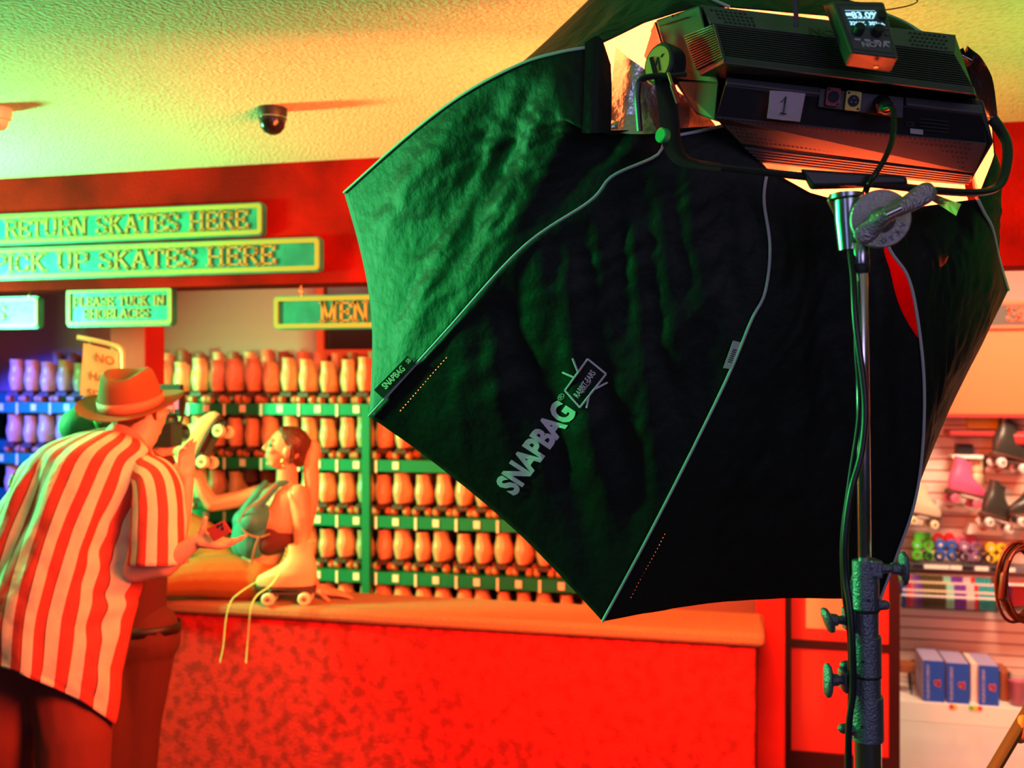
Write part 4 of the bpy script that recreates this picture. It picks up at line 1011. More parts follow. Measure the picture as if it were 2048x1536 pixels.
# clamp bosses and wing knobs
def wing(side, y, x0, x1, hgt, tilt, bossx, name='wing_knob'):
    b = MB(); a = SQ(bossx, y); c = SQ(x0, y); b.tube([a, c], .0085, 14)
    kn = b.build('clamp_boss', M['castg'], st)
    d = (SQ(x1, y) - SQ(x0, y)); 
    b = MB(); b.tube([SQ(x0, y), SQ(x0, y) + d * .35, SQ(x0, y) + d * .4, SQ(x1, y)], [.0075, .0065, .009, .011], 14)
    h = hgt / 2 / FPX * DS; R_ = Matrix.Rotation(tilt, 3, FW)
    pts = [SQ(x1, y) + R_ @ (UP * q * h) - FW * .004 * math.cos(q * 1.2) for q in (-1, -.86, -.5, 0, .5, .86, 1)]
    # flattened wing: thin across, deep towards the viewer
    vs = []; rr = [.004, .012, .016, .0165, .016, .012, .004]; n = 16
    for p_, r in zip(pts, rr):
        for k in range(n):
            an = 2 * PI * k / n; vs.append(p_ + (R_ @ RT) * (math.cos(an) * r * .42) + FW * (math.sin(an) * r))
    fs = [(i * n + k, i * n + (k + 1) % n, (i + 1) * n + (k + 1) % n, (i + 1) * n + k) for i in range(6) for k in range(n)] + [tuple(range(n))[::-1], tuple(6 * n + k for k in range(n))]
    b.add(vs, fs); b.build(name, M['castg'], st); return kn
wing(1, 1137, 1768, 1806, 68, 0, 1745); wing(-1, 1240, 1688, 1655, 52, -.35, 1706); wing(-1, 1360, 1690, 1655, 68, 0, 1706)
for q in ([SQ(1743, 1122, DS - .02), SQ(1767, 1122, DS - .02), SQ(1767, 1158, DS - .02), SQ(1743, 1156, DS - .02)],
 [SQ(1695, 1222, DS - .016), SQ(1712, 1222, DS - .016), SQ(1712, 1268, DS - .016), SQ(1697, 1266, DS - .016)],
 [SQ(1688, 1346, DS - .016), SQ(1712, 1344, DS - .016), SQ(1712, 1390, DS - .016), SQ(1690, 1388, DS - .016)]):
    b = MB(); b.hexa(q, [v + FW * .033 for v in q]); b.build('clamp_block', M['castg'], st, smooth=False, bevel=.003)
b = MB()
for x0, x1, y in ((1750, 1770, 1210), (1708, 1690, 1331), (1706, 1686, 1457)):
    b = MB(); b.cap(SQ(x0, y), .009, SQ(x1, y), .008, 12); b.build('clamp_screw', M['castg'], st)
# head: receiver, tilt disc and its handle
b = MB(); b.tube([SQ(1694, 388, 1.575), SQ(1694, 396, 1.575), SQ(1695, 400, 1.575), SQ(1697, 440, 1.575), SQ(1700, 500, 1.575)], [.027, .027, .021, .0215, .018], 24); b.build('receiver', M['steel'], st)
b = MB(); b.cap(SQ(1664, 400, 1.60), .008, SQ(1676, 430, 1.60), .006, 12); b.build('receiver_lever', M['redp'], st)
ta = (-FW * .93 - RT * .20 - UP * .05).normalized(); tc = SQ(1762, 437, 1.525)
b = MB(); b.lathe([(.030, -.040), (.040, -.034), (.0445, -.012), (.0445, -.002), (.043, 0), (.0, .0005)][:5] + [(.002, .0005)], 48, axm(tc, ta)); td = b.build('tilt_disc', M['alu'], st)
te = Vector((0, 0, 1)).cross(ta).normalized(); tz = ta.cross(te)
b = MB(); b.lathe([(.020, 0), (.017, .010), (.010, .016)], 24, axm(tc + te * .002 - tz * .002, ta)); b.build('hub', M['alu'], st)
for k, ch in enumerate('VATOI'):
    an = math.radians(-18 - k * 22); tm = text_mb(ch, .0105, .0003, .0006); c_ = tc + te * .034 * math.cos(an) + tz * .034 * math.sin(an) + ta * .0012
    rx = te * math.cos(an + PI / 2) + tz * math.sin(an + PI / 2); rz_ = -(te * math.cos(an) + tz * math.sin(an)); b = MB(); b.add([c_ + rx * (v[0] - .0035) + rz_ * (v[1] - .0035) + ta * v[2] for v in tm.v], tm.f); b.build('raised_letter', M['castg'], td, smooth=False)
hp = [SQ(1712, 482, 1.495), SQ(1722, 474, 1.492), SQ(1740, 461, 1.488), SQ(1757, 444, 1.478), SQ(1770, 430, 1.472), SQ(1795, 420, 1.472), SQ(1822, 404, 1.472), SQ(1848, 388, 1.472), SQ(1862, 379, 1.472), SQ(1870, 374, 1.472)]
rad = [.010, .0165, .018, .012, .013, .0125, .0155, .0185, .016, .008]
vs = []; n = 18
for i, p_ in enumerate(hp):
    tg = (hp[min(i + 1, len(hp) - 1)] - hp[max(i - 1, 0)]).normalized(); sd = tg.cross(FW).normalized()
    for k in range(n):
        a_ = 2 * PI * k / n; vs.append(p_ + sd * math.cos(a_) * rad[i] * .92 + FW * math.sin(a_) * rad[i] * (.32 if i not in (3, 4, 5) else .7))
b = MB(); b.add(vs, [(i * n + k, i * n + (k + 1) % n, (i + 1) * n + (k + 1) % n, (i + 1) * n + k) for i in range(len(hp) - 1) for k in range(n)] + [tuple(range(n))[::-1], tuple((len(hp) - 1) * n + k for k in range(n))]); o = b.build('tilt_handle', M['alu'], st)
ss = o.modifiers.new('ss', 'SUBSURF'); ss.levels = 1; ss.render_levels = 2
b = MB(); b.tube([SQ(1771, 430, 1.452), SQ(1801, 416, 1.450)], .0045, 12); b.build('handle_pin', M['steel'], st)
# base below the frame
zb = P(SX(1600), 1600, DS).z
b = MB(); b.tube([(0, 0, .30), (0, 0, zb)], .024, 20); b.build('column', M['chrome'], st)
for k in range(3):
    a_ = k * 2 * PI / 3 + .3; b = MB(); b.tube([(.02 * math.cos(a_), .02 * math.sin(a_), .42), (.46 * math.cos(a_), .46 * math.sin(a_), .016)], .013, 12); b.build('leg', M['chrome'], st)
# cable hanging down the stand
b = MB(); b.tube(cr([P(1735, 372, 1.60), P(1702, 470, 1.575), P(1707, 560, 1.545), P(1712, 650, 1.535), P(1730, 800, 1.53), P(1724, 900, 1.53), P(1702, 985, 1.53), P(1690, 1080, 1.53), P(1692, 1160, 1.53), P(1700, 1215, 1.52), P(1705, 1290, 1.515), P(1706, 1380, 1.515), P(1698, 1450, 1.515), P(1697, 1540, 1.515), P(1700, 1700, 1.52)], 160), .0052, 10); tag(b.build('power_cable', M['cable']), 'long black cable running down beside the chrome light stand', 'cable')
b = MB(); b.tube(cr([P(1709, 560, 1.552), P(1713, 700, 1.55), P(1719, 820, 1.55), P(1700, 960, 1.55), P(1685, 1080, 1.55), P(1688, 1190, 1.545), P(1698, 1260, 1.54), P(1700, 1400, 1.54), P(1692, 1540, 1.54), P(1690, 1700, 1.54)], 130), .0035, 8); tag(b.build('power_cable', M['cable']), 'thinner dark cable with green rim light left of the stand', 'cable')

# ------------------------------------------------------------------ people
def hand_mb(mb, wrist, dirv, palm_n, s=1.0, curl=.35, side=1, spread=.10, curls=None):
    """five-fingered hand; dirv towards the fingers, palm_n out of the palm, thumb on side*cross"""
    d = Vector(dirv).normalized(); n = Vector(palm_n); n = (n - d * n.dot(d)).normalized(); a = d.cross(n).normalized() * side
    w0 = Vector(wrist)
    mb.cap(w0, .024 * s, w0 + d * .03 * s, .026 * s)
    for q in (-.024, -.008, .008, .024): mb.cap(w0 + d * .02 * s + a * q * .8 * s, .016 * s, w0 + d * .085 * s + a * q * s, .0135 * s)
    for i, (q, L_) in enumerate(((.028, .072), (.010, .080), (-.009, .075), (-.027, .058))):
        c = curls[i] if curls else curl + .06 * i
        p_ = w0 + d * .088 * s + a * q * s; dd = (d + a * q * spread * 40 * .25).normalized()
        for j, (fr, r) in enumerate(((.45, .0098), (.32, .0088), (.25, .0078))):
            ang = c * (j + .6); v = (dd * math.cos(ang) + n * math.sin(ang)) * L_ * fr * s
            mb.cap(p_, r * s, p_ + v, (r - .0008) * s, 10); p_ = p_ + v
    p_ = w0 + d * .022 * s + a * .026 * s; v = (d * .6 + a * .72 + n * .35).normalized()
    mb.cap(p_, .015 * s, p_ + v * .038 * s, .0115 * s, 10); p_ = p_ + v * .038 * s; v = (d * .85 + a * .35 + n * .35).normalized()
    mb.cap(p_, .0112 * s, p_ + v * .030 * s, .0095 * s, 10)
    return mb
def frame_z(fwd, up):
    f = Vector(fwd).normalized(); u = Vector(up); u = (u - f * u.dot(f)).normalized(); r = f.cross(u)
    return Matrix((r, f, u)).transposed()   # local x right, y forward, z up
def head_mb(mb, c, fwd, up, s=1.0):
    R_ = frame_z(fwd, up)
    def g(x, y, z): return Vector(c) + R_ @ (Vector((x, y, z)) * s)
    mb.ell(g(0, -.012, .022), (.076 * s, .096 * s, .088 * s), 20, R_); mb.ell(g(0, .028, -.030), (.058 * s, .062 * s, .072 * s), 18, R_)
    mb.cap(g(-.024, .040, -.078), .024 * s, g(.024, .040, -.078), .024 * s); mb.ell(g(0, .062, -.088), (.019 * s, .017 * s, .015 * s), 12, R_)
    mb.cap(g(0, .083, .018), .009 * s, g(0, .102, -.018), .0125 * s); mb.ell(g(-.011, .092, -.021), .0085 * s, 10); mb.ell(g(.011, .092, -.021), .0085 * s, 10)
    mb.cap(g(-.034, .074, .030), .011 * s, g(.034, .074, .030), .011 * s); 
    for x in (-.038, .038): mb.ell(g(x, .062, -.018), (.021 * s, .020 * s, .019 * s), 12, R_)
    mb.cap(g(-.016, .082, -.047), .0075 * s, g(.016, .082, -.047), .0075 * s, 10); mb.cap(g(-.013, .081, -.058), .008 * s, g(.013, .081, -.058), .008 * s, 10)
    for x in (-.077, .077): mb.ell(g(x, -.010, -.008), (.009 * s, .018 * s, .031 * s), 12, R_)
    return g, R_

# ---- seated woman
wm = MB()
hips = P(505, 1152, 4.66); waist = P(520, 1108, 4.64); chest = P(545, 1045, 4.62); upch = P(562, 1000, 4.62); nk0 = P(574, 975, 4.62); nk1 = P(574, 935, 4.62)
shN = P(597, 990, 4.56); shF = P(532, 985, 4.72)
SD = (shN - shF).normalized()
wm.cap(hips - SD * .07, .095, hips + SD * .07, .095); wm.cap(hips, .115, waist, .095); wm.cap(waist - SD * .03, .090, chest - SD * .04, .092); wm.cap(waist + SD * .03, .090, chest + SD * .04, .092)
wm.cap(chest - SD * .055, .085, upch - SD * .05, .070); wm.cap(chest + SD * .055, .085, upch + SD * .05, .070); wm.cap(shF, .046, shN, .046); wm.cap(upch, .075, nk0, .05)
wm.cap(P(505, 1042, 4.50), .056, P(525, 1035, 4.56), .06); wm.cap(P(490, 1042, 4.62), .054, P(520, 1035, 4.66), .06)
wm.cap(nk0, .052, nk1, .048)
# near arm down to the ledge
el = P(603, 1090, 4.54); wr = P(629, 1172, 4.60)
wm.chain([(shN, .050), (P(603, 1035, 4.54), .044), (el, .036), (P(612, 1130, 4.57), .036), (wr, .025)])
hn = P(640, 1189, 4.61)
hand_mb(wm, wr.lerp(hn, .5), P(720, 1199, 4.60) - hn, Vector((0, 0, -1)), 1.0, .07, -1, .3)
# far arm to the raised ankle
el2 = P(424, 1008, 4.66); wr2 = P(396, 955, 4.64)
wm.chain([(shF, .047), (P(480, 998, 4.70), .042), (el2, .036), (P(408, 985, 4.65), .033), (wr2, .024)])
hand_mb(wm, wr2, P(372, 925, 4.62) - wr2, RT * -.3 + FW * .9, .95, .5, 1, .1)
# legs (below the cloth)
kn = P(312, 1168, 4.50); wm.chain([(hips + SD * .04, .085), (P(400, 1160, 4.56), .075), (kn, .055), (P(250, 1176, 4.62), .045)])
k2_ = P(300, 1015, 4.78); an2 = P(350, 893, 4.66); wm.chain([(hips - SD * .04, .085), (P(395, 1085, 4.72), .072), (k2_, .055), (P(320, 950, 4.72), .048), (an2, .034), (P(378, 896, 4.66), .035), (P(415, 850, 4.66), .030)])
hc_ = P(571, 898, 4.61); hf = (-RT * .93 - FW * .22 + UP * .22); hu = UP + RT * .22
g, HR = head_mb(wm, hc_, hf, hu, .93)
wo = blob(wm, 'person', M['skinw'], None, .0052, 5, .5)
tag(wo, 'woman in a teal crop top and rust trousers reclining on the counter', 'person')
# hair: slicked back, high ponytail
b = MB(); b.ell(g(0, -.024, .036), (.079 * .93, .094 * .93, .084 * .93), 20, HR); b.cap(g(-.03, .035, .094), .014, g(.03, .035, .094), .014); b.cap(g(0, -.02, .10), .02, g(0, .03, .096), .016); b.ell(g(0, -.105, .045), (.028, .026, .028), 12, HR); b.cap(g(0, -.07, -.03), .045, g(0, -.05, .03), .05)
for x in (-.074, .074): b.cap(g(x, -.025, .03), .014, g(x, -.045, -.045), .012)
blob(b, 'hair', M['hair'], wo, .006, 4)
b = MB(); pts = [g(0, -.105, .050), g(0, -.135, .035), P(622, 930, 4.62), P(624, 985, 4.63), P(617, 1040, 4.64), P(605, 1085, 4.64)]
pts = cr(pts, 16); b.chain([(p_, .014 + .022 * math.sin(PI * min(1, .10 + i / 16 * .85))) for i, p_ in enumerate(pts)])
blob(b, 'ponytail', M['hairb'], wo, .007, 4)
for sx in (-1, 1):
    b = MB(); b.ell(g(sx * .034, .0745, .006), (.014, .010, .0075), 14, HR); b.build('eyelid', M['eye'], wo)
    b = MB(); b.cap(g(sx * .020, .083, .033), .0028, g(sx * .050, .070, .036), .0022, 8); b.build('eyebrow', M['hair'], wo)
    c_ = g(sx * .082, -.008, -.056); b = MB(); b.tube([c_ + HR @ Vector((0, .013 * math.cos(a_), .018 * math.sin(a_))) for a_ in [2 * PI * i / 16 for i in range(16)]], .0022, 8, closed=True); b.build('earring', M['goldm'], wo)
b = MB(); b.cap(g(-.014, .0865, -.047), .0055, g(.014, .0865, -.047), .0055, 8); b.cap(g(-.011, .0855, -.057), .006, g(.011, .0855, -.057), .006, 8); b.build('lips', M['lips'], wo)
# teal top
b = MB(); q = 1.0
b.cap(P(505, 1042, 4.50), .060, P(525, 1035, 4.56), .064); b.cap(P(490, 1042, 4.62), .058, P(520, 1035, 4.66), .064)
b.cap(P(510, 1082, 4.57), .086, P(512, 1055, 4.56), .084); b.cap(P(496, 1084, 4.62), .080, P(500, 1060, 4.62), .08)
for a_, c_ in ((P(505, 1022, 4.50), P(556, 968, 4.55)), (P(492, 1020, 4.62), P(530, 966, 4.66))): b.cap(a_, .026, c_, .016)
b.cap(P(556, 968, 4.55), .016, P(585, 962, 4.60), .014)
blob(b, 'crop_top', M['top'], wo, .0065, 4)
b = MB(); b.cap(P(538, 1086, 4.54), .058, P(562, 1080, 4.55), .056); b.cap(P(545, 1070, 4.54), .050, P(575, 1060, 4.60), .052); o = blob(b, 'side_panel', M['topdark'], wo, .0065, 4); o['label'] = 'dark red side panel of the top'
b = MB()
for pl in ([(552, 966, 4.525), (520, 1000, 4.46), (492, 1020, 4.45), (478, 1045, 4.47)], [(476, 1035, 4.50), (488, 1062, 4.46), (515, 1075, 4.455), (540, 1068, 4.46)], [(518, 1072, 4.45), (508, 1100, 4.455), (503, 1128, 4.48)]):
    b.tube(cr([P(*v) for v in pl], 16), .0045, 6)
b.build('trim_piping', M['toptrim'], wo)
# trousers
b = MB(); b.cap(hips - SD * .07, .112, hips + SD * .07, .112); b.cap(hips, .116, P(490, 1150, 4.65), .108)
b.chain([(hips + SD * .05, .112), (P(400, 1153, 4.56), .095), (P(318, 1163, 4.50), .072), (P(240, 1174, 4.62), .058)])
b.chain([(hips - SD * .04, .105), (P(400, 1078, 4.72), .092), (k2_, .074), (P(322, 942, 4.72), .060), (P(334, 915, 4.69), .055)])
tro = blob(b, 'trousers', M['wtrous'], wo, .008, 4)
# the worn skate: boot frame, toe up, sole to the right
def place_frame(o, origin, toe, up):
    y = Vector(toe).normalized(); z = Vector(up); z = (z - y * z.dot(y)).normalized(); x = y.cross(z)
    o.matrix_local = Matrix(((x.x, y.x, z.x, origin[0]), (x.y, y.y, z.y, origin[1]), (x.z, y.z, z.z, origin[2]), (0, 0, 0, 1)))
tmp = thing('worn_skate', '', '')
toe = (P(432, 845, 4.62) - P(394, 918, 4.62)); upv = (P(330, 880, 4.64) - P(385, 900, 4.60))
org = P(440, 902, 4.60)
make_skate(tmp, M['boot_white'], M['wheel_c'], subpart=True)
place_frame(tmp, org, toe, upv)
bpy.context.view_layer.update()
bt = tmp.children[0]; mw = tmp.matrix_world.copy()
bt.parent = wo; bt.matrix_parent_inverse = Matrix(); bt.matrix_local = mw; bt.name = 'worn_roller_skate'; bt['label'] = 'cream roller skate worn on the raised foot'
for k_ in ('label', 'category'): 
    if k_ in tmp: del tmp[k_]
for o in list(tmp.children):
    m_ = o.matrix_world.copy(); o.parent = wo; o.matrix_parent_inverse = Matrix(); o.matrix_local = m_
bpy.data.objects.remove(tmp)
# skate standing on the ledge
p0 = onZ(578, 1207, 1.0153)
t = thing('roller_skate', 'cream roller skate with long loose laces standing on the counter ledge', 'roller skate', tuple(p0))
make_skate(t, M['boot_white'], M['wheel_c']); t.scale = (1.0, 1.0, .93)
dv = (P(520, 1207, 4.49) - P(636, 1207, 4.49)); t.rotation_euler = (0, 0, math.atan2(dv.y, dv.x) - PI / 2 + .05)
bpy.context.view_layer.update(); inv = t.matrix_world.inverted()
for pl in ([(548, 1150, 4.40), (520, 1160, 4.38), (480, 1185, 4.35), (461, 1205, 4.33), (452, 1240, 4.33), (447, 1290, 4.34), (440, 1325, 4.34)], [(558, 1148, 4.40), (540, 1172, 4.37), (515, 1190, 4.34), (502, 1215, 4.33), (497, 1260, 4.34), (492, 1326, 4.34)]):
    b = MB(); b.tube([inv @ v for v in cr([P(*v) for v in pl], 40)], .0048, 8, flat=((0, 0, 1), 1.2, .5)); b.build('loose_lace', M['lace'], t)

# ---- man in the striped shirt
mm = MB(); dM = 3.5
pel = P(75, 1300, 3.50); sho_r = P(318, 955, 3.50); sho_l = P(120, 905, 3.75); nkb = P(262, 880, 3.68)
mm.cap(pel - RT * .09, .13, pel + RT * .09, .13); mm.cap(pel, .15, P(120, 1130, 3.55), .14); mm.cap(P(120, 1130, 3.55), .14, P(200, 960, 3.62), .13)
mm.cap(sho_l + RT * .03, .06, sho_r - RT * .02 + FW * .04, .06); mm.cap(P(235, 920, 3.64), .075, P(285, 870, 3.68), .056); mm.cap(P(285, 870, 3.68), .056, P(290, 850, 3.70), .055)
elb = P(272, 1140, 3.42); wri = P(392, 1082, 3.36)
mm.chain([(sho_r, .058), (P(300, 1050, 3.42), .048), (elb, .042), (P(330, 1130, 3.39), .042), (P(365, 1103, 3.37), .032), (wri, .025)])
hand_mb(mm, P(394, 1080, 3.36), P(436, 1086, 3.36) - P(394, 1080, 3.36), UP * .75 - FW * .15 , 1.0, .28, -1, .35)
mm.cap(P(402, 1078, 3.355), .014, P(408, 1048, 3.35), .0105); mm.cap(P(408, 1048, 3.35), .0105, P(411, 1036, 3.345), .0095)
elb2 = P(352, 1080, 3.62); wri2 = P(374, 962, 3.60)
mm.chain([(sho_l + RT * .06, .055), (P(292, 985, 3.76), .046), (elb2, .040), (P(362, 1020, 3.60), .038), (wri2, .026)])
hand_mb(mm, P(374, 960, 3.60), P(372, 905, 3.59) - P(374, 958, 3.60), RT * .5 - FW * .35, .95, .3, -1, .5, curls=[.62, .40, .28, .2])
mm.chain([(pel + RT * .10, .10), (P(150, 1480, 3.44), .08), (P(142, 1720, 3.44), .06), (P(140, 1960, 3.42), .045)]); mm.chain([(pel - RT * .12, .10), (P(-5, 1500, 3.45), .085), (P(0, 1740, 3.45), .06), (P(0, 1930, 3.48), .045)])
def floorp(px, d):
    v = P(px, 768, d); v.z = 0; return v
for px, d in ((145, 3.42), (0, 3.48)):
    f = floorp(px, d); mm.cap(f + UP * .05, .045, f + UP * .032 + FW * .14 + RT * .04, .030)
mc = P(282, 822, 3.72); mf = (FW * .72 + RT * .62 + UP * .10); mu = UP * .97 - FW * .20
gm, MR = head_mb(mm, mc, mf, mu, 1.0)
man = blob(mm, 'person', M['skin'], None, .006, 5, .5)
tag(man, 'man in a striped shirt and brown hat bending forward with a phone', 'person')
b = MB(); b.ell(gm(0, -.025, .015), (.083, .092, .080), 18, MR); b.cap(gm(0, -.06, -.04), .052, gm(0, -.03, .02), .06); b.cap(gm(.072, 0, .02), .018, gm(.070, .01, -.03), .013)
blob(b, 'hair', M['hair'], man, .006, 4)
b = MB(); b.tube([gm(.080, -.02, .012), gm(.081, .04, .016), gm(.074, .088, .014)], .0024, 6)
b.tube([gm(.074, .092, .018), gm(.05, .102, .022), gm(.03, .104, .012), gm(.034, .102, -.008), gm(.066, .094, -.008), gm(.074, .092, .018)], .0022, 6); b.build('glasses', M['cream'], man)
# hat
hcn = P(263, 812, 3.70); ha = (UP * math.cos(.27) - FW * math.sin(.27) - RT * .045).normalized()
b = MB(); n = 48; hx = ha.cross(FW).normalized() * -1; hy = ha.cross(hx); vs = []
prof = [(.112, .000), (.112, .010), (.109, .050), (.103, .095), (.096, .118), (.082, .130), (.064, .128), (.040, .108), (.012, .100)]
for r, z in prof:
    for k in range(n):
        a_ = 2 * PI * k / n; sx, sy = 1.0, 1.12; rr_ = r
        pinch = 1 - .10 * max(0, z - .06) / .07 * (1 if z < .131 else 0) * (abs(math.cos(a_)) > .6)
        zz = z + (.010 * math.cos(2 * a_) if z > .11 else 0)
        vs.append(hcn + hx * (rr_ * math.cos(a_) * sx * pinch) + hy * (rr_ * math.sin(a_) * sy) + ha * zz)
b.add(vs, [(i * n + k, i * n + (k + 1) % n, (i + 1) * n + (k + 1) % n, (i + 1) * n + k) for i in range(len(prof) - 1) for k in range(n)] + [tuple((len(prof) - 1) * n + k for k in range(n))])
vs = []; bp_ = [(.108, .004), (.135, .003), (.165, .006), (.186, .014), (.190, .017), (.188, .012), (.165, .001), (.135, -.003), (.108, -.003)]
for r, z in bp_:
    for k in range(n):
        a_ = 2 * PI * k / n; zz = z + (r - .108) * .16 * math.cos(2 * a_) 
        vs.append(hcn + hx * (r * math.cos(a_)) + hy * (r * math.sin(a_) * 1.04) + ha * zz)
b.add(vs, [(i * n + k, i * n + (k + 1) % n, (i + 1) * n + (k + 1) % n, (i + 1) * n + k) for i in range(len(bp_) - 1) for k in range(n)])
hat = b.build('hat', M['hat'], man)
vs = []
for z, r in ((.006, .1145), (.040, .1128)):
    for k in range(n):
        a_ = 2 * PI * k / n; vs.append(hcn + hx * (r * math.cos(a_)) + hy * (r * math.sin(a_) * 1.12) + ha * z)
b = MB(); b.add(vs, [(k, (k + 1) % n, n + (k + 1) % n, n + k) for k in range(n)]); o = b.build('hat_band', M['hatband'], hat)
so = o.modifiers.new('t', 'SOLIDIFY'); so.thickness = .0022; so.offset = 1
# shirt: closed surface, u runs round the body, stripes run from yoke to hem
rows = [
 ([(238, 866), (222, 862), (232, 858), (250, 862), (268, 868), (274, 872)], 3.66, .05, .07),
 ([(118, 888), (148, 872), (190, 868), (240, 878), (290, 898), (318, 922)], 3.62, .13, .10),
 ([(42, 928), (78, 908), (130, 906), (200, 912), (268, 930), (322, 962)], 3.58, .17, .14),
 ([(8, 985), (48, 966), (100, 962), (170, 975), (240, 996), (300, 1014)], 3.55, .18, .16),
 ([(-38, 1068), (10, 1055), (66, 1052), (134, 1062), (208, 1078), (276, 1090)], 3.52, .19, .17),
 ([(-66, 1150), (-20, 1142), (38, 1145), (106, 1152), (190, 1160), (276, 1160)], 3.49, .19, .17),
 ([(-82, 1230), (-38, 1232), (18, 1238), (84, 1245), (176, 1245), (268, 1225)], 3.46, .19, .17),
 ([(-88, 1300), (-44, 1310), (12, 1322), (76, 1338), (166, 1345), (252, 1320)], 3.43, .18, .17),
 ([(-90, 1322), (-46, 1330), (10, 1336), (72, 1362), (158, 1400), (234, 1452)], 3.42, .175, .17)]
NU, NV = 56, 84
ring = []
for pts, d, bf, bb in rows:
    q = cr([(x, y, 0) for x, y in pts], NU); r_ = []
    for i, v in enumerate(q):
        u = i / NU; r_.append(Vector((v.x, v.y, d - bf * math.sin(PI * u) ** .75)))
    for i in range(1, NU):
        u = 1 - i / NU; v = q[NU - i]; r_.append(Vector((v.x + 8 * math.sin(PI * u), v.y - 6 * math.sin(PI * u), d + bb * math.sin(PI * u) ** .75)))
    ring.append(r_)
cols = [cr([r_[i] for r_ in ring], NV) for i in range(2 * NU)]
vs = []; uvs = []; W2 = 2 * NU
for j in range(NV + 1):
    for i in range(W2):
        v = cols[i][j]; W = P(v.x, v.y, v.z); t = j / NV
        u = i / NU if i <= NU else 2 - i / NU
        f = noise.noise(Vector((u * 7, t * 2.2, 1.3))) * .030 + noise.noise(Vector((u * 13 + t * 5, t * 5, 5.1))) * .014 + abs(noise.noise(Vector((u * 5 - t * 6, t * 7, 8.8)))) * .014
        if .5 < u < 1.0 and .42 < t < .85: f += .012 * math.sin(t * 70 + u * 8) * math.sin(PI * (t - .42) / .43) * math.exp(-((u - .86) / .10) ** 2)
        c_ = P(cols[NU // 2][j].x, cols[NU // 2][j].y, rows[min(8, int(t * 8))][1]); dr = (W - c_).normalized()
        W = W + dr * f * min(1, t * 5); 
        if .42 < t < .85 and .6 < u < 1: W = W + RT * (.010 * math.sin(t * 64 + 1.0) * math.sin(PI * (t - .42) / .43) * math.exp(-((u - .84) / .09) ** 2))
        vs.append(W); uvs.append((u, t))
fs = [(j * W2 + i, j * W2 + (i + 1) % W2, (j + 1) * W2 + (i + 1) % W2, (j + 1) * W2 + i) for j in range(NV) for i in range(W2)]
def uvmesh(vs, fs, uvs, name, m, parent, thick=.003):
    me = bpy.data.meshes.new(name); me.from_pydata([tuple(v) for v in vs], [], fs); me.materials.append(m); ul = me.uv_layers.new(name='UVMap')
    for lo in me.loops: ul.data[lo.index].uv = uvs[lo.vertex_index]
    me.shade_smooth(); o = bpy.data.objects.new(name, me); C.objects.link(o); o.parent = parent
    if thick: so = o.modifiers.new('t', 'SOLIDIFY'); so.thickness = thick; so.offset = 0
    return o
uvmesh(vs, fs, uvs, 'shirt', M['stripe'], man)
def sleeve(path, rads, name, m, turn=0, ell=1.0):
    q = cr(path, 26); rr = [Vector((r, 0, 0)) for r in rads]; rq = cr(rr, 26); vs = []; uvs = []; n = 40; prev = None
    for i, p_ in enumerate(q):
        t = (q[min(i + 1, 26)] - q[max(i - 1, 0)]).normalized(); nx = FW.cross(t).normalized(); ny = t.cross(nx)
        for k in range(n + 1):
            a_ = 2 * PI * k / n + turn; r = rq[i].x * (1 + .05 * noise.noise(Vector((math.cos(a_) * 2, math.sin(a_) * 2, i * .25)))); vs.append(p_ + nx * r * math.cos(a_) + ny * r * math.sin(a_) * ell); uvs.append((k / n * 2, i / 26))
    fs = [(i * (n + 1) + k, i * (n + 1) + k + 1, (i + 1) * (n + 1) + k + 1, (i + 1) * (n + 1) + k) for i in range(26) for k in range(n)]
    return uvmesh(vs, fs, uvs, name, m, man)
sleeve([P(292, 940, 3.52), P(312, 965, 3.47), P(318, 1010, 3.43), P(317, 1070, 3.41), P(316, 1128, 3.40)], [.060, .078, .088, .092, .096], 'sleeve', M['stripe_sl'])
sleeve([P(60, 960, 3.72), P(75, 985, 3.78), P(110, 1030, 3.86), P(150, 1070, 3.92)], [.075, .085, .085, .085], 'sleeve', M['stripe_sl'])
b = MB(); b.tube(cr([P(214, 868, 3.62), P(226, 858, 3.57), P(248, 862, 3.56), P(272, 878, 3.57), P(284, 898, 3.62)], 24), .014, 10, flat=((0, 0, 1), .6, 1.4)); o = b.build('collar', M['hatband'], man)
b = MB(); b.cap(pel - RT * .09, .155, pel + RT * .09, .155)
b.chain([(pel + RT * .09 , .145), (P(148, 1470, 3.40), .124), (P(145, 1700, 3.35), .105), (floorp(142, 3.40) + UP * .08, .095)]); b.chain([(pel - RT * .11, .140), (P(-5, 1480, 3.42), .120), (P(0, 1700, 3.44), .10), (floorp(0, 3.46) + UP * .08, .09)])
blob(b, 'trousers', M['trous'], man, .010, 4)
for px, d in ((145, 3.42), (0, 3.48)):
    f = floorp(px, d); b = MB(); b.cap(f + UP * .052, .050, f + UP * .044 + FW * .16 + RT * .04, .042); b.box(f.x - .02, f.x + .02, f.y, f.y + .1, .002, .03); blob(b, 'shoe', M['blkboot'], man, .006, 4)
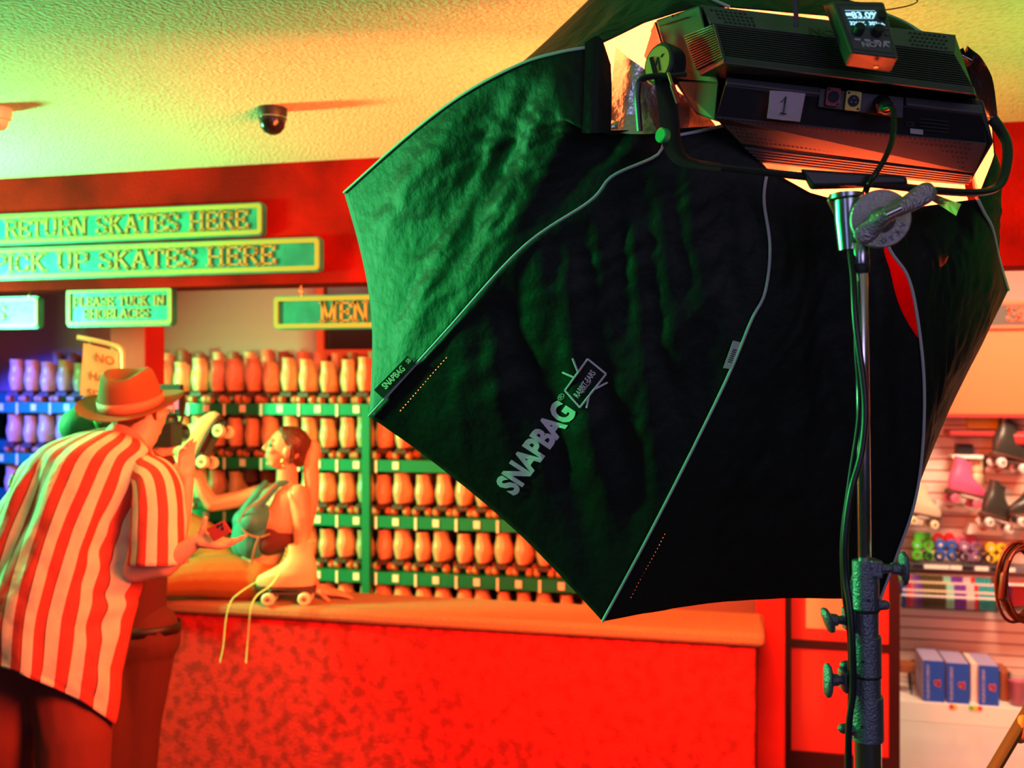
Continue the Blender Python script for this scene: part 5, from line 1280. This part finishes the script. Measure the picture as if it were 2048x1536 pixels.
# phone in his hand
pq = [P(412, 1058, 3.31), P(448, 1040, 3.33), P(463, 1064, 3.32), P(427, 1084, 3.30)]
ph = thing('phone', 'dark red smartphone with three lenses in the hand of the man in stripes', 'phone', tuple(sum(pq, Vector()) / 4)); PO = Vector(ph.location)
b = MB(); b.hexa([v - PO for v in pq], [v - PO + FW * .009 for v in pq]); b.build('body', M['phone'], ph, smooth=False, bevel=.003)
pn = (pq[1] - pq[0]).cross(pq[3] - pq[0]).normalized(); pn = -pn if pn.dot(FW) > 0 else pn
b = MB()
for px, py in ((437, 1053), (446, 1058), (444, 1050)): b.lathe([(.0055, 0), (.0055, .003), (.004, .0035)], 14, axm(P(px, py, 3.319) - PO, pn))
b.build('lens', M['lens'], ph)

# ---- camera operator behind him
om = MB(); oh = P(268, 1262, 4.10)
om.cap(oh - RT * .06, .11, oh + RT * .05, .11); om.cap(oh, .12, P(270, 1100, 4.14), .12); om.cap(P(270, 1100, 4.14), .12, P(250, 980, 4.14), .115); om.cap(P(215, 925, 4.12), .065, P(300, 935, 4.18), .06); om.cap(P(240, 930, 4.14), .06, P(212, 880, 4.14), .052)
om.chain([(P(305, 940, 4.18), .052), (P(325, 1010, 4.20), .045), (P(326, 960, 4.20), .038), (P(332, 918, 4.20), .027)])
hand_mb(om, P(332, 915, 4.21), UP * 1 + RT * .2, -RT + FW * .2, .9, .7, 1, .1)
om.chain([(P(215, 930, 4.12), .052), (P(205, 1010, 4.05), .045), (P(250, 960, 4.05), .037), (P(296, 925, 4.16), .027)])
hand_mb(om, P(298, 922, 4.18), RT * .6 + UP * .6, FW + RT * .2, .9, .7, -1, .1)
om.chain([(oh + RT * .05, .085), (P(270, 1450, 4.12), .065), (P(262, 1690, 4.14), .045)]); om.chain([(oh - RT * .07, .085), (P(222, 1450, 4.05), .065), (P(205, 1700, 4.05), .045)])
for px, d in ((262, 4.14), (205, 4.05)):
    f = floorp(px, d); om.cap(f + UP * .05, .042, f + UP * .032 + RT * .12 - FW * .03, .030)
go, ORr = head_mb(om, P(190, 866, 4.14), RT * .95 + FW * .3, UP, .98)
op = blob(om, 'person', M['skin'], None, .008, 5, .5)
tag(op, 'camera operator in a dark shirt and green cap, mostly hidden behind the striped shirt', 'person')
b = MB(); b.cap(oh + UP * .04, .125, P(270, 1100, 4.14), .135); b.cap(P(270, 1100, 4.14), .135, P(252, 985, 4.14), .130); b.cap(P(215, 928, 4.12), .078, P(302, 938, 4.18), .074); b.cap(P(306, 945, 4.18), .064, P(322, 1000, 4.20), .060); b.cap(P(322, 1000, 4.20), .058, P(331, 925, 4.20), .042); b.cap(P(205, 1010, 4.05), .056, P(290, 930, 4.14), .044); b.cap(P(235, 935, 4.14), .085, P(285, 935, 4.16), .085)
blob(b, 'shirt', M['dshirt'], op, .009, 4)
b = MB(); b.cap(oh - RT * .06 - UP * .03, .128, oh + RT * .06 - UP * .03, .128); b.chain([(oh + RT * .06, .122), (P(272, 1450, 4.12), .100), (floorp(262, 4.14) + UP * .09, .075)]); b.chain([(oh - RT * .07, .118), (P(220, 1450, 4.05), .098), (floorp(205, 4.05) + UP * .09, .075)])
blob(b, 'trousers', M['trous2'], op, .009, 4)
b = MB(); c_ = oh + UP * .018; vs = []
for z in (-.020, .020):
    for k in range(36): a_ = 2 * PI * k / 36; vs.append(c_ + RT * (.186 * math.cos(a_)) + FW * (.128 * math.sin(a_)) + UP * z)
b.add(vs, [(k, (k + 1) % 36, 36 + (k + 1) % 36, 36 + k) for k in range(36)]); o = b.build('belt', M['belt'], op); so = o.modifiers.new('t', 'SOLIDIFY'); so.thickness = .004; so.offset = 1
b = MB(); b.cap(P(240, 1322, 3.965), .012, P(238, 1336, 3.965), .010); b.tube([P(240, 1345, 3.965), P(243, 1366, 3.965)], .004, 8); b.build('key_fob', M['orange'], op)
b = MB(); b.ell(P(172, 852, 4.10), (.095, .105, .085), 24, ORr); b2 = MB()
b.cap(P(150, 834, 4.05), .014, P(205, 848, 4.02), .012); o = blob(b, 'cap', M['capg'], op, .006, 4)
b = MB(); b.lathe([(.014, -.002), (.014, .003)], 18, axm(P(158, 828, 3.99), -FW)); b.build('cap_badge', M['orange'], op)
b = MB(); b.tube(cr([P(188, 838, 4.0), P(193, 850, 3.99), P(200, 866, 4.0)], 10), .005, 8); b.build('headset_wire', M['greenp'], op)
for px, d in ((262, 4.14), (205, 4.05)):
    f = floorp(px, d); b = MB(); b.cap(f + UP * .050, .047, f + UP * .040 + RT * .14 - FW * .03, .038); blob(b, 'shoe', M['blkboot'], op, .006, 4)
# his camera rig
cr_ = thing('cinema_camera', 'black camera rig with a small lit monitor beside the hat brim', 'camera', tuple(P(332, 880, 4.18))); CO = Vector(cr_.location)
def box3(c, sx, sy, sz, name, m, bevel=.004, rot=0):
    b = MB(); ex = RT * math.cos(rot) + FW * math.sin(rot); ey = FW * math.cos(rot) - RT * math.sin(rot); c = c - CO
    q = [c + ex * a_ * sx + ey * -sy + UP * z * sz for a_, z in ((-1, -1), (1, -1), (1, 1), (-1, 1))]; b.hexa(q, [v + ey * 2 * sy for v in q]); return b.build(name, m, cr_, smooth=False, bevel=bevel)
box3(P(330, 868, 4.20), .052, .065, .052, 'body', M['black'])
box3(P(340, 800, 4.24), .060, .012, .066, 'monitor', M['black'], .006, -.25)
box3(P(338, 800, 4.222), .046, .0012, .040, 'monitor_screen', M['monscr'], 0, -.25)
b = MB(); b.tube([P(330, 868, 4.26) - CO, P(352, 866, 4.36) - CO, P(362, 866, 4.42) - CO], [.038, .040, .043], 24); b.build('lens', M['blackg'], cr_)
b = MB(); b.tube([P(334, 843, 4.22) - CO, P(337, 828, 4.24) - CO], .008, 8); b.tube(cr([P(312, 845, 4.22) - CO, P(315, 832, 4.22) - CO, P(350, 834, 4.24) - CO, P(352, 848, 4.24) - CO], 16), .008, 8); b.build('top_handle', M['black'], cr_)
b = MB(); b.tube(cr([P(352, 768, 4.25) - CO, P(368, 790, 4.26) - CO, P(366, 830, 4.25) - CO, P(352, 872, 4.22) - CO], 24), .006, 8); b.build('rig_cable', M['black'], cr_)
box3(P(306, 878, 4.18), .020, .05, .03, 'battery', M['black'])

# ------------------------------------------------------------------ cabinet on the right
CY = 5.0
def rectY(px0, px1, Y, z0, z1): return onY(px0, 768, Y).x, onY(px1, 768, Y).x
cb = thing('display_cabinet', 'dark framed cabinet with two red panels right of the counter', 'cabinet', (onY(1690, 768, CY).x, CY, 0)); BO = Vector(cb.location)
x0, x1 = onY(1562, 768, CY).x - BO.x, onY(1800, 768, CY).x - BO.x; zm = onY(1690, 1293, CY).z; zl = onY(1690, 1516, CY).z; zb_ = zl - .07; zt_ = 1.98
b = MB(); fr = .048
b.box(x0, x0 + fr, 0, .04, zb_, zt_); b.box(x1 - fr, x1, 0, .04, zb_, zt_); b.box(x0 + fr, x1 - fr, 0, .04, zb_, zl + .012); b.box(x0 + fr, x1 - fr, 0, .04, zm - .018, zm + .018); b.box(x0 + fr, x1 - fr, 0, .04, zt_ - .04, zt_)
b.build('frame', M['cabfr'], cb, smooth=False)
b = MB(); b.box(x0 + .005, x1 - .005, .04, .50, zb_, zt_); b.box(x0 + .05, x1 - .06, .06, .48, 0, zb_); b.build('carcass', M['cabfr'], cb, smooth=False)
b = MB(); b.box(x0 + fr, x1 - fr, .020, .038, zl + .012, zm - .018); b.build('panel', M['cabpn'], cb, smooth=False)
b = MB(); b.box(x0 + fr, x1 - fr, .020, .038, zm + .018, zt_ - .04); b.build('panel', M['cabpn'], cb, smooth=False)
a_ = onY(1612, 1256, CY + .012) - BO; c_ = onY(1712, 1180, CY + .012) - BO; b = MB(); b.box(a_.x, c_.x, .012, .018, a_.z, c_.z); o = b.build('taped_notice', M['signpaper'], cb, smooth=False)

# ------------------------------------------------------------------ skate shop wall
SY = 6.70
def S(px, py, off=0): return onY(px, py, SY - off)
ZT = S(1990, 660, .2).z; ZB = .12
xl, xr = S(1700, 900).x, 4.4
b = MB(); b.box(.55, xr, SY + .02, SY + .1, 0, CEIL); struct('wall_shop', b, M['pinkwall'])
b = MB(); z = ZB; pit = .0708
while z < ZT + .1: b.box(xl, xr, SY, SY + .018, z, z + pit - .010); z += pit
o = b.build('trim_5', M['slat'], smooth=False); o['kind'] = 'structure'
b = MB(); b.box(xl, xr, SY + .012, SY + .0195, ZB, ZT + .1); o = b.build('trim_6', M['slatg'], smooth=False); o['kind'] = 'structure'
b = MB(); b.box(xl - .3, xr, SY - .38, SY, 0, .118); o = b.build('baseboard_shop', M['white'], smooth=False, bevel=.004); o['kind'] = 'structure'
# wall between the rack room and the shop
b = MB(); b.box(.5, .6, 5.5, 6.72, 0, CEIL); struct('wall_partition', b, M['pinkwall'])
z0, z1 = S(2000, 828, .3).z, S(2000, 661, .3).z; t = thing('fascia_panel', 'plain orange lit fascia panel above the skate shop wall', 'panel', (2.6, SY - .3, z0)); b = MB(); b.box(S(1880, 700, .3).x - 2.6, 4.3 - 2.6, 0, .28, 0, z1 - z0); b.build('panel', M['fascia'], t, smooth=False); b = MB(); b.box(S(1880, 700, .3).x - 2.6, 4.3 - 2.6, -.01, .28, -.022, -.001); b.build('lower_edge', M['darkred'], t, smooth=False)
z0, z1 = S(2000, 657, .33).z, S(2000, 602, .33).z; ax0 = S(1965, 640, .33).x; t = thing('shop_sign', 'dark sign board with an orange letter S above the orange fascia', 'sign', (ax0, SY - .33, z0))
b = MB(); b.box(0, 1.3, 0, .03, 0, z1 - z0); b.build('board', M['fasciab'], t, smooth=False); b = MB(); b.box(-.01, 1.31, -.008, .02, z1 - z0 - .022, z1 - z0); b.box(-.01, 1.31, -.008, .02, 0, .016); b.build('border', M['fsord'], t, smooth=False)
slab('SK', S(2013, 640, .34).x - ax0, S(2078, 640, .34).x - ax0, .042, (z1 - z0) * .52, -.008, 'lettering', M['fsord'], t, th=.22)

def shop_skate(px, py, yawd, tilt, bm, wm_, label, back=False, grp='display skates on the shop wall', sc=1.0, off=.22):
    p_ = S(px, py, off); t = thing('roller_skate', label, 'roller skate', tuple(p_), 0, grp); make_skate(t, bm, wm_, laces=False)
    t.rotation_euler = (math.radians(tilt), 0, math.radians(yawd)); t.scale = (sc, sc, sc); return t
shop_skate(1922, 1010, -68, -14, M['pinkb'], M['w_pink'], 'pink roller skate on a white wall bracket', sc=.92)
shop_skate(1986, 1058, -62, -18, M['blkboot'], M['w_white'], 'black roller skate on a bracket right of the pink skate', sc=.92)
shop_skate(2012, 940, -62, -14, M['blkboot'], M['w_white'], 'black roller skate with pale wheels near the top of the shop wall', sc=1.0)
shop_skate(2062, 1048, 110, -6, M['blkboot'], M['w_white'], 'dark skate cut by the right edge of the photo', sc=.9)
shop_skate(1838, 1052, -68, -12, M['w_beige'], M['wheel_c'], 'beige skate half hidden behind the softbox edge', sc=.88)
def bracket(q, label):
    W = [S(x, y, .12) for x, y in q]; t = thing('wall_bracket', label, 'bracket', tuple(W[0]), 0, 'white skate brackets'); b = MB()
    b.add([v - W[0] for v in W] + [v - W[0] + Vector((.0, .115, 0)) for v in W], [(0, 1, 2, 3), (7, 6, 5, 4), (0, 1, 5, 4), (1, 2, 6, 5), (2, 3, 7, 6), (3, 0, 4, 7)]); b.build('shelf', M['white'], t, smooth=False, bevel=.003)
    b = MB(); c_ = W[0].lerp(W[2], .42) - W[0] - Vector((0, .002, 0)); b.add([c_ + Vector((-.035, 0, .004)), c_ + Vector((.03, 0, -.002)), c_ + Vector((-.005, 0, -.022))], [(0, 1, 2)]); b.build('slot', M['slatg'], t, smooth=False)
bracket([(1874, 1000), (1938, 1018), (1936, 1025), (1868, 1021)], 'white bracket under the pink skate')
bracket([(1941, 1044), (2008, 1066), (2004, 1072), (1934, 1068)], 'white bracket under the black skate beside the pink one')
bracket([(1973, 934), (2026, 939), (2028, 947), (1975, 946)], 'white bracket under the topmost black skate')
def shopbox(px0, px1, py0, py1, dep, m, name, label, cat, off=.0, group=None):
    a_ = S(px0, py1, off + dep); c_ = S(px1, py0, off + dep); t = thing(name, label, cat, ((a_.x + c_.x) / 2, a_.y, a_.z), 0, group); b = MB(); b.box(-(c_.x - a_.x) / 2, (c_.x - a_.x) / 2, 0, dep - .002, 0, c_.z - a_.z); b.build('body', m, t, smooth=False, bevel=.003); return t, (c_.x - a_.x) / 2, c_.z - a_.z
shopbox(1936, 2008, 832, 858, .06, M['w_yel'], 'hanging_pack', 'row of yellow packets just under the orange fascia', 'packet')
t, hx_, hz_ = shopbox(1900, 2060, 863, 872, .22, M['darkred'], 'wall_shelf', 'thin dark red shelf below the yellow packets', 'shelf'); b = MB(); b.box(hx_ * .25, hx_ + .1, -.03, .1, -.05, .02); b.build('rolled_edge', M['darkred'], t, smooth=False, bevel=.015)
shopbox(1915, 1946, 889, 910, .10, M['w_black'], 'shoe_box', 'small black box left of the topmost black skate', 'box')
shopbox(1905, 1967, 911, 917, .14, M['white'], 'wall_shelf', 'short pale shelf under the small black box', 'shelf')
t, hx_, hz_ = shopbox(1940, 1968, 920, 972, .05, M['w_beige'], 'protective_pad', 'cream knee pad hanging behind the pink skate', 'pad'); b = MB(); b.ell((0, -.01, hz_ * .72), (.035, .022, .05)); b.ell((0, -.01, hz_ * .28), (.035, .022, .045)); b.build('padding', M['cream'], t)
shopbox(1968, 1992, 912, 936, .10, M['w_black'], 'shoe_box', 'black box behind the wheels of the topmost skate', 'box')
# wheel shelf with packs of wheels
wsh = thing('wheel_shelf', 'narrow shelf with price tags holding coloured wheel packs', 'shelf', tuple(S(1800, 1126, .16))); WO = Vector(wsh.location)
b = MB(); b.box(-.25, 1.2, 0, .157, -.012, 0); b.box(-.25, 1.2, -.004, 0, -.030, .002); b.build('board', M['castg'], wsh, smooth=False)
for i, (p0_, p1_, m_) in enumerate(((1800, 1822, 'w_black'), (1824, 1846, 'w_black'), (1848, 1898, 'white'), (1900, 1923, 'white'), (1925, 1946, 'w_black'), (1950, 1976, 'white'), (1980, 2002, 'w_black'), (2004, 2030, 'white'))):
    xa, xb = S(p0_, 1126, .16).x - WO.x, S(p1_, 1126, .16).x - WO.x; b = MB(); b.box(xa, xb, -.008, -.0045, -.026, -.002); b.build('price_tag', M[m_], wsh, smooth=False)
def wheelpack(px, py, m, label, rows=2, hubs='w_white', r=.031, off=.155):
    p_ = S(px, py, off); t = thing('wheel_pack', label, 'wheels', tuple(p_), 0, 'coloured wheel packs on the narrow shelf')
    for i in range(rows):
        for x in (-.032, .032):
            mt = Matrix.Translation((x, .024, r + .062 * i)) @ Matrix.Rotation(PI / 2, 4, 'X'); b = MB(); b.lathe([(.010, -.010), (.016, -.013), (.018, -.018), (r - .006, -.018), (r, -.012), (r, .012), (r - .006, .018), (.018, .018), (.010, .010)], 20, mt); o = b.build('wheel', M[m], t)
            b = MB(); b.lathe([(.0105, -.0185), (.0105, .0185)], 12, mt); b.build('hub', M[hubs] if (i + (x > 0)) % 2 else M['bearing'], o)
    return t
wheelpack(1846, 1122, 'w_green', 'green wheels stacked beside the softbox edge', 2, 'w_mint'); wheelpack(1893, 1121, 'w_blue', 'blue wheels between the green and the purple ones', 2)
wheelpack(1941, 1125, 'w_purp', 'dusty purple wheels right of the blue ones', 2); wheelpack(1994, 1128, 'w_yel', 'bright yellow wheels left of the hanging cable coil', 2)
wheelpack(1889, 1086, 'w_red', 'red wheels hung above the blue ones', 1, 'w_red', off=.07); wheelpack(1934, 1092, 'w_pink', 'pink wheels hung above the purple ones', 1, 'w_pink', off=.07)
wheelpack(1868, 1123, 'w_black', 'black wheels between green and blue', 1); wheelpack(1917, 1124, 'w_black', 'black wheels between blue and purple', 1); wheelpack(1968, 1127, 'w_black', 'black wheels between purple and yellow', 1)
shopbox(1829, 1862, 1066, 1080, .05, M['w_green'], 'wheel_box', 'yellow green packet on top of the green wheels', 'packet', .09)
# tray of capped tubes
tr = thing('clear_tray', 'clear acrylic tray along the wall holding rows of small coloured tubes', 'tray', tuple(S(1800, 1214, .26))); TRo = Vector(tr.location)
xa, xb = S(1803, 1190, .26).x - TRo.x, S(1996, 1190, .26).x - TRo.x
b = MB(); b.box(xa, xb, 0, .004, 0, .075); b.box(xa, xb, 0, .25, -.005, 0); b.box(xa, xa + .004, 0, .25, 0, .075); b.box(xb - .004, xb, 0, .25, 0, .075); b.build('tray_body', M['clear'], tr, smooth=False)
b = MB(); b.box(xa, xb, -.005, .005, .070, .080); b.build('rim', M['white'], tr, smooth=False)
cols_ = ['w_blue', 'w_red', 'w_pink', 'w_purp', 'w_purple', 'w_olive', 'w_olive', 'w_olive', 'w_olive', 'w_olive', 'w_olive', 'w_mint', 'w_mint', 'w_purple', 'w_purple', 'w_purple', 'w_white', 'w_white', 'w_red', 'w_teal', 'w_teal', 'w_teal', 'w_teal']
names = dict(w_blue='blue', w_red='red', w_pink='pink', w_purp='dusty purple', w_purple='violet', w_olive='black', w_mint='mint', w_white='pale pink', w_teal='teal')
proto = {}
for i, cn in enumerate(cols_):
    x = xa + .02 + i * (xb - xa - .04) / (len(cols_) - 1)
    for j in range(3):
        key = cn; loc = Vector((x, .035 + j * .055, 0)) + TRo + Vector((.008 * (j % 2), 0, 0)); h = .095 + .040 * j
        lab = '%s capped tube in the clear tray, %s row%s' % (names[cn], ('front', 'middle', 'back')[j], '' if cols_.count(cn) < 3 else '')
        if (key, j) in proto:
            o = proto[(key, j)]; c_ = dup(o, tuple(loc), None, lab)
        else:
            t = thing('capped_tube', lab, 'tube', tuple(loc), 0, 'capped tubes in the clear tray'); proto[(key, j)] = t
            b = MB(); b.lathe([(.0125, .001), (.0125, h)], 12); b.build('tube', M[cn], t); b = MB(); b.lathe([(.0128, h), (.0128, h + .010), (.006, h + .010), (.006, h + .004)], 12); b.build('ring_cap', M['w_white'] if cn != 'w_olive' else M['cream'], t)
tr2 = thing('clear_tray', 'second clear tray at the right edge with purple and red packets', 'tray', tuple(S(2007, 1214, .26))); T2 = Vector(tr2.location); xc_ = .5
b = MB(); b.box(0, xc_, 0, .004, 0, .135); b.box(0, xc_, 0, .25, -.005, 0); b.build('tray_body', M['clear'], tr2, smooth=False); b = MB(); b.box(0, xc_, -.006, .006, .13, .142); b.build('rim', M['white'], tr2, smooth=False)
shopbox(2009, 2022, 1166, 1212, .08, M['w_purple'], 'packet', 'violet packet in the second tray', 'packet', .165); shopbox(2024, 2075, 1170, 1212, .08, M['w_red'], 'packet', 'red packet in the second tray', 'packet', .165)
# boxes standing on the deck
def bluebox(p0_, p1_, pt, pb, label):
    zt, zb = onY((p0_ + p1_) / 2, pt, SY - .36).z, .118; a_ = onY(p0_, pt, SY - .36).x; c_ = onY(p1_, pt, SY - .36).x
    t = thing('shoe_box', label, 'box', ((a_ + c_) / 2, SY - .36, zb), 0, 'blue boxes on the shop deck'); w2, h = (c_ - a_) / 2, zt - zb
    b = MB(); b.box(-w2, w2, 0, .004, 0, h); b.build('printed_end', M['bluebox'], t, smooth=False)
    b = MB(); b.box(-w2, w2, .004, .30, 0, h - .002); b.build('carton', M['boxtop'], t, smooth=False, bevel=.002)
    tm = text_mb('ROLLER SKATE COMPANY', .022, .0006, 0, .9); L_ = max(v[0] for v in tm.v); b = MB(); b.add([(-w2 + .032 - v[1], -.0012, .015 + v[0] / L_ * (h - .035)) for v in tm.v], tm.f); b.build('lettering', M['boxtop'], t, smooth=False)
    b = MB(); cx, cz = w2 * .30, h * .45
    for dx, dz, r in ((0, 0, .016), (-.008, .012, .010), (.012, .010, .009), (.010, -.010, .010)): b.add([(cx + dx + r * math.cos(2 * PI * k / 10), -.0012, cz + dz + r * math.sin(2 * PI * k / 10)) for k in range(10)], [tuple(range(10))])
    b.tube([(cx - .020, -.001, cz + .010), (cx + .018, -.001, cz + .024)], .002, 5); b.build('emblem', M['redprint'], t, smooth=False)
bluebox(1847, 1889, 1322, 1408, 'blue box left of the other blue boxes, beside the cabinet'); bluebox(1894, 1939, 1327, 1412, 'blue box in the middle of the three'); bluebox(1958, 1998, 1332, 1416, 'blue box right of the white carton')
shopbox(1942, 1955, 1328, 1410, .26, M['boxw'], 'carton', 'narrow white carton between two blue boxes', 'box', .06)
t, hx_, hz_ = shopbox(2001, 2021, 1345, 1400, .2, M['stool'], 'carton', 'reddish brown carton behind the clear bucket', 'box', .05)
p_ = onY(2036, 1408, SY - .30); t = thing('bucket', 'clear bucket with pink contents at the right edge', 'bucket', (p_.x, p_.y, .118)); b = MB(); b.lathe([(.045, .001), (.060, .19), (.057, .19), (.043, .004)], 24); b.build('bucket_wall', M['clear'], t); b = MB(); b.lathe([(.040, .006), (.052, .14)], 20); b.build('contents', M['w_pink'], t)
p_ = onY(1806, 1325, SY - .20); t = thing('stool', 'low stool with brown seat and thin dark legs beside the cabinet', 'stool', (p_.x, p_.y, .118)); zs = p_.z - .118
b = MB(); b.lathe([(.065, zs - .045), (.07, zs - .03), (.07, zs)], 24); b.build('seat', M['stool'], t)
for k in range(4):
    a_ = PI / 4 + k * PI / 2; b = MB(); b.tube([(.05 * math.cos(a_), .05 * math.sin(a_), zs - .045), (.062 * math.cos(a_), .062 * math.sin(a_), .001)], .005, 8); b.build('leg', M['blackrub'], t)
b = MB(); 
for zz in (.08, .16): b.tube([(.056 * math.cos(a_), .056 * math.sin(a_), zz) for a_ in (PI / 4, 3 * PI / 4, 5 * PI / 4, 7 * PI / 4)], .003, 6, closed=True)
b.build('stretcher', M['blackrub'], t)
ci = 0
for p0_, m_, nm in ((1899, 'w_red', 'red'), (1906, 'w_yel', 'yellow'), (1938, 'w_green', 'green'), (1947, 'w_yel', 'yellow'), (1956, 'w_red', 'red')):
    a_ = onY(p0_, 1412, SY - .385); b = MB(); b.box(a_.x, a_.x + .022, SY - .388, SY - .3805, .095, .117); tag(b.build('price_sticker', M[m_], smooth=False), 'small %s price sticker on the deck edge under the %s' % (nm, 'middle blue box' if p0_ < 1920 else 'white carton'), 'sticker')

# coiled cable hanging at the right, on a second stand's arm; its slanting wooden leg below
cc_ = P(2040, 1165, 2.6); t = thing('coiled_cable', 'orange-brown coiled cable hanging at the right edge', 'cable', tuple(cc_)); random.seed(3)
b = MB()
for k in range(9):
    rr_ = .052 + random.uniform(-.010, .006); ph_ = random.uniform(0, 6); oz = random.uniform(-.02, .02); ox_ = random.uniform(-.008, .008)
    pts = [RT * (rr_ * math.cos(a_) + ox_) + UP * (rr_ * 1.9 * math.sin(a_) + .004 * math.sin(2 * a_ + ph_)) + FW * (oz + .01 * math.sin(a_ + ph_)) for a_ in [2 * PI * i / 30 for i in range(30)]]
    b.tube(pts, .0042, 8, closed=True)
b.build('coil', M['cabo'], t); b = MB(); b.cap(P(2008, 1150, 2.58) - cc_, .010, P(2004, 1195, 2.58) - cc_, .010); b.tube(cr([P(2018, 1120, 2.58) - cc_, P(2009, 1150, 2.58) - cc_, P(2002, 1198, 2.58) - cc_], 14), .006, 8); b.build('plug_end', M['cabo'], t)
b = MB(); b.tube([P(2075, 980, 2.6) - cc_, P(2050, 1090, 2.6) - cc_], .006, 8); b.build('hanging_strap', M['cabo'], t)
t = thing('tripod', 'wooden tripod leg slanting through the lower right corner', 'tripod', tuple(floorp(2180, 2.7))); TP = Vector(t.location)
b = MB(); b.tube([P(2085, 1375, 2.5) - TP, P(1975, 1560, 2.35) - TP, floorp(1870, 2.2) - TP], .017, 10, flat=((0, 0, 1), 1, .7)); b.build('leg', M['legw'], t)
b = MB(); b.tube([P(2085, 1375, 2.5) - TP, floorp(2260, 2.5) - TP], .017, 10); b.build('leg', M['legw'], t); b = MB(); b.tube([P(2085, 1375, 2.5) - TP, floorp(2160, 3.1) - TP], .017, 10); b.build('leg', M['legw'], t)
b = MB(); b.tube([P(2085, 1375, 2.5) - TP, P(2078, 960, 2.6) - TP], .014, 10); b.build('column', M['legw'], t)
b = MB(); b.cap(P(2046, 1440, 2.44) - TP, .012, P(2040, 1475, 2.42) - TP, .014); b.build('clamp', M['orange'], t)
